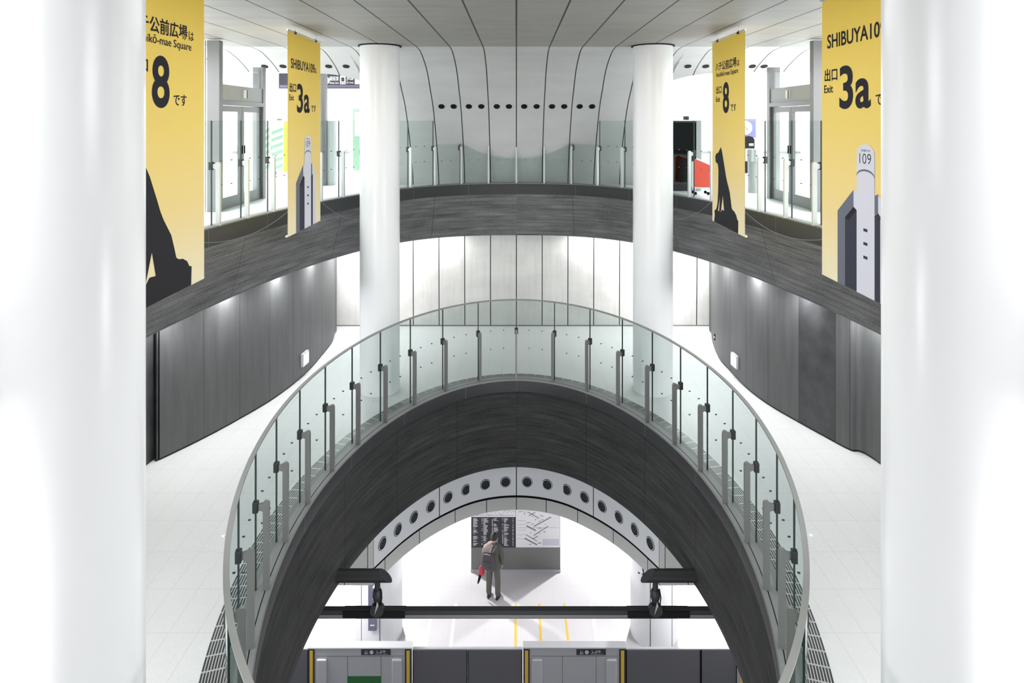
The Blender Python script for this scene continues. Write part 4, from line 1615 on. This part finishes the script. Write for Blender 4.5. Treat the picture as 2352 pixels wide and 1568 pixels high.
# dark glass showcase, right
t = thing('showcase', 'tall black glazed showcase right of the far right column', 'showcase', (3.56, 14.5, 0))
MB().box(0, 0.66, 0, 0.5, 0.0, 0.16).build('plinth', M['dark_metal'], t, bevel=0.006)
MB().box(0.02, 0.64, 0.03, 0.47, 0.16, 1.60).build('cabinet', M['black'], t)
MB().box(0.0, 0.66, -0.005, 0.012, 0.16, 1.64).build('front_glass', M['glass_smoked'], t)
MB().box(0, 0.66, 0, 0.5, 1.60, 1.66).build('top', M['gate_grey'], t)
MB().box(0.66, 0.78, 0, 0.5, 0.0, 1.66).build('side_panel', M['counter'], t)
# small camera-like box with thin arrow sign on top
t = thing('arrow_sign', 'thin grey arrow sign pointing left from a small dark box', 'sign', (4.02, 14.6, 1.665))
MB().box(-0.06, 0.06, 0.0, 0.1, 0.0, 0.09).build('base_box', M['dark_metal'], t, bevel=0.004)
ar = MB()
ar.tube([(-0.06, 0.05, 0.09), (-0.27, 0.05, 0.09)], 0.007, 6)
ar.tube([(-0.14, 0.05, 0.24), (-0.27, 0.05, 0.09), (-0.19, 0.05, -0.0)], 0.007, 6)
ar.build('arrow', M['frame_steel'], t)

# red trolley board on white frame with castors
t = thing('trolley_sign', 'red panel on a white wheeled frame behind the right railing', 'trolley', (3.92, 13.75, 0), math.radians(-4))
pts = [(0.0, 0.16), (0.40, 0.16), (0.40, 0.66), (0.08, 0.80), (0.0, 0.74)]
MB().prism(pts, 'y', -0.012, 0.012).build('red_panel', M['red'], t)
MB().tube([(0.0, 0, 0.16), (0.40, 0, 0.16), (0.40, 0, 0.66), (0.08, 0, 0.80), (0.0, 0, 0.74), (0.0, 0, 0.16)], 0.018, 8).build('frame', M['white_paint'], t)
MB().prism([(0.0, 0.16), (0.34, 0.16), (0.34, 0.6), (0.08, 0.72), (0.0, 0.7)], 'y', 0.26, 0.28).build('rear_panel', M['counter'], t)
for a in (0.06, 0.34):
    lg_ = MB().tube([(a, 0.0, 0.16), (a, 0.0, 0.06)], 0.012, 6).tube([(a, 0.27, 0.16), (a, 0.27, 0.06)], 0.012, 6).build('leg', M['white_paint'], t)
    wh = MB()
    for yy in (0.0, 0.27):
        wh.tube([(a, yy - 0.012, 0.035), (a, yy + 0.012, 0.035)], 0.035, 12)
    wh.build('castor', M['black'], lg_)
MB().tube([(0.2, 0, 0.17), (0.2, 0.27, 0.17)], 0.012, 6).build('cross_bar', M['white_paint'], t)

# lilac poster with round N emblem above dark machine, right
t = thing('poster_stand', 'lilac poster with a white circle and letter N behind the right banner', 'poster', (7.17, 19.95, 0))
MB().box(0, 0.56, 0.0, 0.04, 1.10, 1.72).build('poster', M['lilac'], t)
c = MB()
c.face([(0.22 + 0.22 * math.cos(2 * PI * k / 28), -0.003, 1.42 + 0.22 * math.sin(2 * PI * k / 28)) for k in range(28)])
c.build('round_emblem', M['sign_white'], t)
text('N', 0.17, 0.30, 1.34, 1.50, -0.005, M['ink'], t)
MB().box(0.05, 0.09, 0.005, 0.035, 0, 1.10).build('leg', M['steel'], t)
MB().box(0.47, 0.51, 0.005, 0.035, 0, 1.10).build('leg', M['steel'], t)
t = thing('ticket_machine', 'dark rounded machine standing in front of the lilac poster', 'machine', (7.02, 19.4, 0))
MB().prism([(0.0, 0.0), (0.46, 0.0), (0.46, 1.06), (0.40, 1.14), (0.28, 1.17), (0.16, 1.15), (0.0, 1.0)], 'y', 0.0, 0.3).build('body', M['black'], t, bevel=0.01)
vs = MB()
for z in (0.86, 0.89, 0.92):
    vs.box(0.28, 0.42, -0.006, -0.001, z, z + 0.012)
vs.build('vent_slots', M['sign_white'], t)
t = thing('waste_bin', 'pale round metal bin behind the right railing post', 'bin', (5.46, 14.2, 0))
MB().lathe([(0.14, 0.0), (0.14, 0.72)], n=28).build('body', M['counter'], t)
MB().lathe([(0.19, 0.72), (0.19, 1.0)], n=28).build('head', M['steel'], t)

# counters and low walls far behind, both sides
for sx, lab in ((-1, 'low grey curved counter far behind the left railing'), (1, 'long low grey counter far behind the right railing')):
    t = thing('counter', lab, 'counter', (sx * 7.6, 20.8, 0))
    MB().box(-1.9, 1.9, 0, 0.5, 0, 0.55).build('front', M['counter'], t)
    MB().box(-1.95, 1.95, -0.03, 0.53, 0.55, 0.62).build('top', M['frame_steel'], t)

# grey brick-faced pillar, left
t = thing('tiled_pillar', 'slim grey tiled pillar right of the left narrow banner', 'pillar', (-4.96, 15.8, 0))
MB().lathe([(0.13, 0.0), (0.13, 2.9)], n=28).build('shaft', M['frame_steel'], t)
MB().box(0.10, 0.30, 0.0, 0.2, 0.0, 1.65).build('tiled_face', M['counter'], t)

# striped hoarding panels, left
for (px, w, lab) in ((612, 0.10, 'narrow green and white striped panel just right of the left door'),
                     (637, 0.16, 'green and white striped panel close to the left narrow banner')):
    yy = 17.2
    o = thing('striped_panel', lab, 'panel', ((px - CX) * yy / F, yy, 0))
    MB().box(-w, w, 0.0, 0.04, 0.25, 1.66).build('board', M['sign_white'], o)
    st = MB()
    z = 0.25
    while z < 1.42:
        st.face([(-w, -0.003, z), (w, -0.003, z + 0.12), (w, -0.003, z + 0.22), (-w, -0.003, z + 0.10)])
        z += 0.2
    st.build('stripes', M['stripe_green'], o)
    MB().box(-0.03, 0.03, 0.005, 0.035, 0.0, 0.25).build('foot', M['steel'], o)
yy = 18.2
o = thing('yellow_poster', 'pale yellow poster board seen through the left glass door', 'poster', ((575 - CX) * yy / F, yy, 0))
MB().box(-0.34, 0.34, 0.0, 0.04, 0.45, 2.1).build('board', M['cream'], o)
MB().box(-0.26, 0.30, -0.004, -0.001, 1.45, 2.0).build('picture', M['counter'], o)
MB().box(-0.2, 0.2, 0.0, 0.04, 0.0, 0.45).build('foot', M['steel'], o)
yy = 17.6
o = thing('yellow_poster', 'yellow poster strip at the left edge of the left narrow banner', 'poster', ((653 - CX) * yy / F, yy, 0))
MB().box(-0.14, 0.2, 0.0, 0.04, 0.2, 1.64).build('board', M['yellow'], o)
MB().box(-0.1, 0.1, 0.0, 0.04, 0.0, 0.2).build('foot', M['steel'], o)
# green poster beside the left column
yy = 18.0
o = thing('green_poster', 'pale green poster left of the far left column', 'poster', ((826 - CX) * yy / F, yy, 0))
MB().box(-0.2, 0.5, 0.0, 0.05, 0.2, 2.0).build('board', M['stripe_green'], o)
MB().box(-0.14, 0.44, -0.004, -0.001, 1.2, 1.9).build('picture', M['sign_white'], o)
MB().box(-0.1, 0.4, 0.0, 0.05, 0.0, 0.2).build('foot', M['steel'], o)


# ------------------------------------------------------------------ people
def skin_mesh(name, V, Ed, m, parent, sub=2):
    """V: list of (x, y, z, rx[, ry]); grows a smooth surface round the graph"""
    me = bpy.data.meshes.new(name)
    me.from_pydata([v[:3] for v in V], Ed, [])
    o = bpy.data.objects.new(name, me)
    COL.objects.link(o)
    md = o.modifiers.new('skin', 'SKIN')
    md.use_smooth_shade = True
    for i, v in enumerate(V):
        sv = me.skin_vertices[0].data[i]
        sv.radius = (v[3], v[4] if len(v) > 4 else v[3])
        sv.use_root = (i == 0)
    sb_ = o.modifiers.new('sub', 'SUBSURF')
    sb_.levels = sub
    sb_.render_levels = sub
    res = bpy.data.meshes.new_from_object(o.evaluated_get(bpy.context.evaluated_depsgraph_get()))
    bpy.data.objects.remove(o)
    res.materials.clear()
    res.materials.append(m)
    for p in res.polygons:
        p.use_smooth = True
    r = bpy.data.objects.new(name, res)
    COL.objects.link(r)
    r.parent = parent
    return r


def ellipsoid(mb, c, r, n=16, k=10):
    pr = []
    i = len(mb.v)
    for a in range(k + 1):
        t = PI * a / k
        for b in range(n):
            u = 2 * PI * b / n
            mb.v.append((c[0] + r[0] * math.sin(t) * math.cos(u), c[1] + r[1] * math.sin(t) * math.sin(u), c[2] + r[2] * math.cos(t)))
    for a in range(k):
        for b in range(n):
            j = (b + 1) % n
            mb.f.append([i + a * n + b, i + a * n + j, i + (a + 1) * n + j, i + (a + 1) * n + b])
            mb.mi.append(0)
            mb.uv.append(None)
            mb.smooth.append(True)
    return mb


def hand(V, Ed, wi, d, side):
    """palm and five fingers added to a body graph from the wrist vertex wi, pointing down"""
    wx, wy, wz = V[wi][:3]
    V.append((wx, wy + 0.008, wz - 0.05, 0.028, 0.018))
    p = len(V) - 1
    Ed.append((wi, p))
    for k, (dy, ln_) in enumerate(((0.028, 0.066), (0.010, 0.076), (-0.009, 0.070), (-0.027, 0.054))):
        V.append((wx + side * 0.004, wy + 0.008 + dy, wz - 0.085, 0.0095))
        a = len(V) - 1
        V.append((wx - side * 0.006, wy + 0.010 + dy, wz - 0.085 - ln_ * 0.5, 0.0085))
        V.append((wx - side * 0.022, wy + 0.012 + dy, wz - 0.085 - ln_ * 0.9, 0.0075))
        Ed += [(p, a), (a, a + 1), (a + 1, a + 2)]
    V.append((wx - side * 0.012, wy + 0.040, wz - 0.055, 0.0105))
    V.append((wx - side * 0.018, wy + 0.052, wz - 0.090, 0.009))
    Ed += [(p, len(V) - 2), (len(V) - 2, len(V) - 1)]


def person_standing():
    t = thing('person', 'person in grey-brown jacket and trousers standing before the board, seen from behind', 'person',
              (-0.62, 16.62, ZP), math.radians(-12))
    # joints: x right, y forward
    V = [(0, 0, 0.93, 0.13, 0.10), (0, 0.0, 1.12, 0.125, 0.09), (0, 0.0, 1.30, 0.15, 0.10), (0, 0.0, 1.385, 0.085, 0.07), (0.01, 0.01, 1.46, 0.050),
         (0.015, 0.03, 1.53, 0.070, 0.075), (0.02, 0.035, 1.60, 0.078, 0.092), (0.02, 0.02, 1.665, 0.060, 0.070),
         (0.04, 0.125, 1.575, 0.014), (0.02, 0.115, 1.535, 0.026)]
    Ed = [(0, 1), (1, 2), (2, 3), (3, 4), (4, 5), (5, 6), (6, 7), (6, 8), (5, 9)]
    def add(*pts, root):
        p = root
        ids = []
        for q in pts:
            V.append(q)
            Ed.append((p, len(V) - 1))
            p = len(V) - 1
            ids.append(p)
        return ids
    ra = add((0.185, 0, 1.335, 0.045), (0.235, -0.02, 1.10, 0.042), (0.225, 0.06, 0.87, 0.03), root=3)
    la = add((-0.185, 0, 1.335, 0.045), (-0.245, -0.01, 1.10, 0.042), (-0.265, 0.05, 0.87, 0.03), root=3)
    hand(V, Ed, ra[-1], 0, 1)
    hand(V, Ed, la[-1], 0, -1)
    add((0.10, 0, 0.85, 0.085), (0.12, 0.01, 0.48, 0.058), (0.125, -0.02, 0.09, 0.042), (0.15, 0.10, 0.035, 0.035), root=0)
    add((-0.10, 0, 0.85, 0.085), (-0.115, 0.02, 0.48, 0.058), (-0.12, -0.01, 0.09, 0.042), (-0.13, 0.11, 0.035, 0.035), root=0)
    body = skin_mesh('body', V, Ed, M['skin'], t)
    ears = MB()
    ellipsoid(ears, (0.105, 0.03, 1.585), (0.012, 0.025, 0.034), 10, 6)
    ellipsoid(ears, (-0.065, 0.03, 1.585), (0.012, 0.025, 0.034), 10, 6)
    ears.build('ears', M['skin'], t)
    eyes = MB()
    ellipsoid(eyes, (0.055, 0.112, 1.60), (0.012, 0.008, 0.007), 10, 6)
    ellipsoid(eyes, (-0.010, 0.112, 1.60), (0.012, 0.008, 0.007), 10, 6)
    eyes.build('eyes', M['black'], t)
    hm = MB()
    n, k = 24, 14
    i0 = len(hm.v)
    for a in range(k + 1):
        th = PI * 0.62 * a / k
        for b in range(n):
            u = 2 * PI * b / n
            f = 1 + 0.04 * math.sin(5 * u + 3 * th)
            low = 1.0 if math.sin(u) < 0.35 else max(0.45, 1 - 0.9 * (math.sin(u) - 0.35))
            tt = th * low
            hm.v.append((0.02 + 0.098 * f * math.sin(tt) * math.cos(u), 0.02 + 0.112 * f * math.sin(tt) * math.sin(u), 1.605 + 0.122 * math.cos(tt)))
    for a in range(k):
        for b in range(n):
            j = (b + 1) % n
            hm.f.append([i0 + a * n + b, i0 + a * n + j, i0 + (a + 1) * n + j, i0 + (a + 1) * n + b])
            hm.mi.append(0); hm.uv.append(None); hm.smooth.append(True)
    hm.build('hair', M['hair'], t)
    jk = MB()
    rr = [[(a * math.cos(2 * PI * q / 28) + dx, b * math.sin(2 * PI * q / 28), z) for q in range(28)] for a, b, z, dx in
          ((0.165, 0.125, 0.782, 0), (0.192, 0.148, 0.785, 0), (0.190, 0.146, 0.86, 0), (0.182, 0.140, 0.98, 0), (0.178, 0.134, 1.10, 0),
           (0.192, 0.136, 1.26, 0), (0.196, 0.125, 1.34, 0), (0.172, 0.114, 1.400, 0), (0.100, 0.090, 1.445, 0.004), (0.074, 0.078, 1.485, 0.01), (0.066, 0.070, 1.483, 0.01))]
    for a, b in zip(rr, rr[1:]):
        jk.strip(a, b, 0, True)
    jk.build('jacket', M['jacket'], t)
    for q in (1, -1):
        sl = [(q * 0.09, 0, 1.375, 0.085), (q * 0.185, 0, 1.362, 0.086), (q * 0.245, -0.015, 1.10, 0.064), ((0.235 if q > 0 else -0.27), 0.055, 0.87, 0.052)]
        skin_mesh('sleeve', sl, [(0, 1), (1, 2), (2, 3)], M['jacket'], t)
    T = [(0, 0, 0.84, 0.10, 0.09), (0.095, 0, 0.77, 0.098), (0.122, 0.01, 0.48, 0.084), (0.127, -0.015, 0.20, 0.078), (0.128, -0.012, 0.045, 0.078),
         (-0.095, 0, 0.77, 0.098), (-0.118, 0.02, 0.48, 0.084), (-0.122, -0.005, 0.20, 0.078), (-0.122, -0.002, 0.045, 0.078)]
    skin_mesh('trousers', T, [(0, 1), (1, 2), (2, 3), (3, 4), (0, 5), (5, 6), (6, 7), (7, 8)], M['trousers'], t)
    for sx, y0, rot in ((1, -0.02, 0.28), (-1, -0.01, -0.1)):
        sh = MB()
        ellipsoid(sh, (0, 0.045, 0.042), (0.050, 0.14, 0.05), 16, 8)
        ellipsoid(sh, (0, 0.04, 0.016), (0.054, 0.145, 0.016), 16, 6)
        s = sh.build('shoe', M['shoe'], t)
        s.location = (sx * 0.125, y0, 0)
        s.rotation_euler = (0, 0, -rot * 0.5)
    sc = MB()
    ellipsoid(sc, (-0.12, -0.10, 1.36), (0.125, 0.09, 0.12), 18, 12)
    ellipsoid(sc, (-0.05, -0.02, 1.43), (0.11, 0.10, 0.06), 16, 8)
    for k in range(6):
        sc.tube([(-0.22 + 0.035 * k, -0.185, 1.42), (-0.235 + 0.04 * k, -0.205, 1.33), (-0.225 + 0.036 * k, -0.19, 1.26)], [0.014, 0.022, 0.010], 8)
    sc.build('pale_hood', M['scarf'], t)
    return t


pt = person_standing()
R = Matrix.Rotation(math.radians(-12), 4, 'Z')
def at_person(x, y, z):
    v = R @ Vector((x, y, z))
    return (v.x - 0.62, v.y + 16.62, v.z + ZP)

t = thing('backpack', 'grey backpack worn on the back of the person at the board', 'backpack', at_person(-0.09, -0.165, 0.90), math.radians(-12))
bp = MB()
prof_b = []
rings = []
for z, w, d in ((0.0, 0.10, 0.06), (0.03, 0.155, 0.11), (0.15, 0.165, 0.135), (0.28, 0.16, 0.125), (0.38, 0.14, 0.10), (0.43, 0.09, 0.06)):
    ring = []
    for k in range(20):
        a = 2 * PI * k / 20
        c_, s_ = math.cos(a), math.sin(a)
        ring.append((w * math.copysign(abs(c_) ** 0.6, c_), -0.07 + d * math.copysign(abs(s_) ** 0.6, s_) * 0.7, z))
    rings.append(ring)
for a, b in zip(rings, rings[1:]):
    bp.strip(a, b, 0, True)
bp.face(rings[0])
bp.face(rings[-1])
bp.build('bag_body', M['pack'], t)
pk = MB()
ellipsoid(pk, (0, -0.165, 0.15), (0.115, 0.035, 0.115), 16, 10)
pk.build('front_pocket', M['pack'], t)
lp = MB().tube([(-0.07, -0.10, 0.40), (-0.06, -0.15, 0.45), (0.02, -0.16, 0.455), (0.07, -0.10, 0.40)], 0.018, 8).build('lid_rim', M['pack_pale'], t)
for sx in (-1, 1):
    MB().tube([(sx * 0.10, 0.0, 0.40), (sx * 0.13 + 0.05, 0.10, 0.52), (sx * 0.15 + 0.06, 0.22, 0.47), (sx * 0.16 + 0.05, 0.24, 0.34)], 0.018, 8).build('shoulder_strap', M['pack_pale'], t)
t = thing('handbag', 'small red bag hanging from the left hand of the person', 'bag', at_person(-0.33, 0.03, 0.80), math.radians(-12))
hb = MB()
ellipsoid(hb, (0, 0, -0.16), (0.085, 0.05, 0.14), 16, 10)
hb.build('bag_body', M['bag_red'], t)
MB().tube([(-0.03, 0, -0.04), (0.02, 0.0, 0.0), (0.055, 0.01, -0.03)], 0.010, 6).build('handle', M['bag_red'], t)
t = thing('umbrella', 'folded black umbrella held slanting beside the red bag', 'umbrella', at_person(-0.285, 0.055, 0.84), math.radians(-12))
MB().tube([(0.01, 0, 0.02), (-0.04, -0.01, -0.16), (-0.12, -0.02, -0.46), (-0.15, -0.02, -0.56)], [0.02, 0.042, 0.034, 0.020], 10).build('canopy', M['black'], t)
MB().tube([(0.02, 0.0, 0.06), (0.01, 0.0, 0.02)], 0.012, 8).build('grip', M['dark_metal'], t)
MB().tube([(-0.15, -0.02, -0.55), (-0.165, -0.02, -0.60)], 0.007, 8).build('tip', M['steel'], t)


def far_person(x, y, label, top, rz=0.0):
    t = thing('person', label, 'person', (x, y, 0), rz)
    V = [(0, 0, 0.93, 0.13, 0.10), (0, 0, 1.15, 0.13, 0.09), (0, 0, 1.34, 0.14, 0.09), (0, 0, 1.44, 0.055), (0, 0.02, 1.53, 0.07), (0, 0.02, 1.60, 0.085), (0, 0.01, 1.66, 0.06),
         (0, 0.11, 1.57, 0.016)]
    Ed = [(0, 1), (1, 2), (2, 3), (3, 4), (4, 5), (5, 6), (5, 7)]
    for s in (1, -1):
        b = len(V)
        V += [(s * 0.19, 0, 1.36, 0.05), (s * 0.23, 0, 1.10, 0.04), (s * 0.22, 0.08, 0.86, 0.028)]
        Ed += [(2, b), (b, b + 1), (b + 1, b + 2)]
        hand(V, Ed, b + 2, 0, s)
        c = len(V)
        V += [(s * 0.10, 0, 0.84, 0.085), (s * 0.11, 0.01, 0.48, 0.06), (s * 0.11, -0.02, 0.09, 0.04), (s * 0.12, 0.1, 0.035, 0.035)]
        Ed += [(0, c), (c, c + 1), (c + 1, c + 2), (c + 2, c + 3)]
    skin_mesh('body', V, Ed, M['skin'], t, 1)
    J = [(0, 0, 0.92, 0.165, 0.13), (0, 0, 1.15, 0.16, 0.12), (0, 0, 1.33, 0.165, 0.115), (0.185, 0, 1.35, 0.07), (0.235, 0, 1.10, 0.058), (0.225, 0.08, 0.88, 0.045),
         (-0.185, 0, 1.35, 0.07), (-0.235, 0, 1.10, 0.058), (-0.225, 0.08, 0.88, 0.045)]
    skin_mesh('jacket', J, [(0, 1), (1, 2), (2, 3), (3, 4), (4, 5), (2, 6), (6, 7), (7, 8)], top, t, 1)
    T = [(0, 0, 0.92, 0.15, 0.12), (0.10, 0, 0.82, 0.10), (0.11, 0.01, 0.48, 0.08), (0.11, -0.01, 0.07, 0.06), (-0.10, 0, 0.82, 0.10), (-0.11, 0.01, 0.48, 0.08), (-0.11, -0.01, 0.07, 0.06)]
    skin_mesh('trousers', T, [(0, 1), (1, 2), (2, 3), (0, 4), (4, 5), (5, 6)], M['banner_dark'], t, 1)
    h = MB()
    ellipsoid(h, (0, -0.005, 1.625), (0.095, 0.10, 0.10), 14, 8)
    h.build('hair', M['hair'], t)
    return t


far_person(-6.86, 17.9, 'person in pale blue jacket partly hidden behind the left narrow banner', M['cloth_blue'], 0.6)
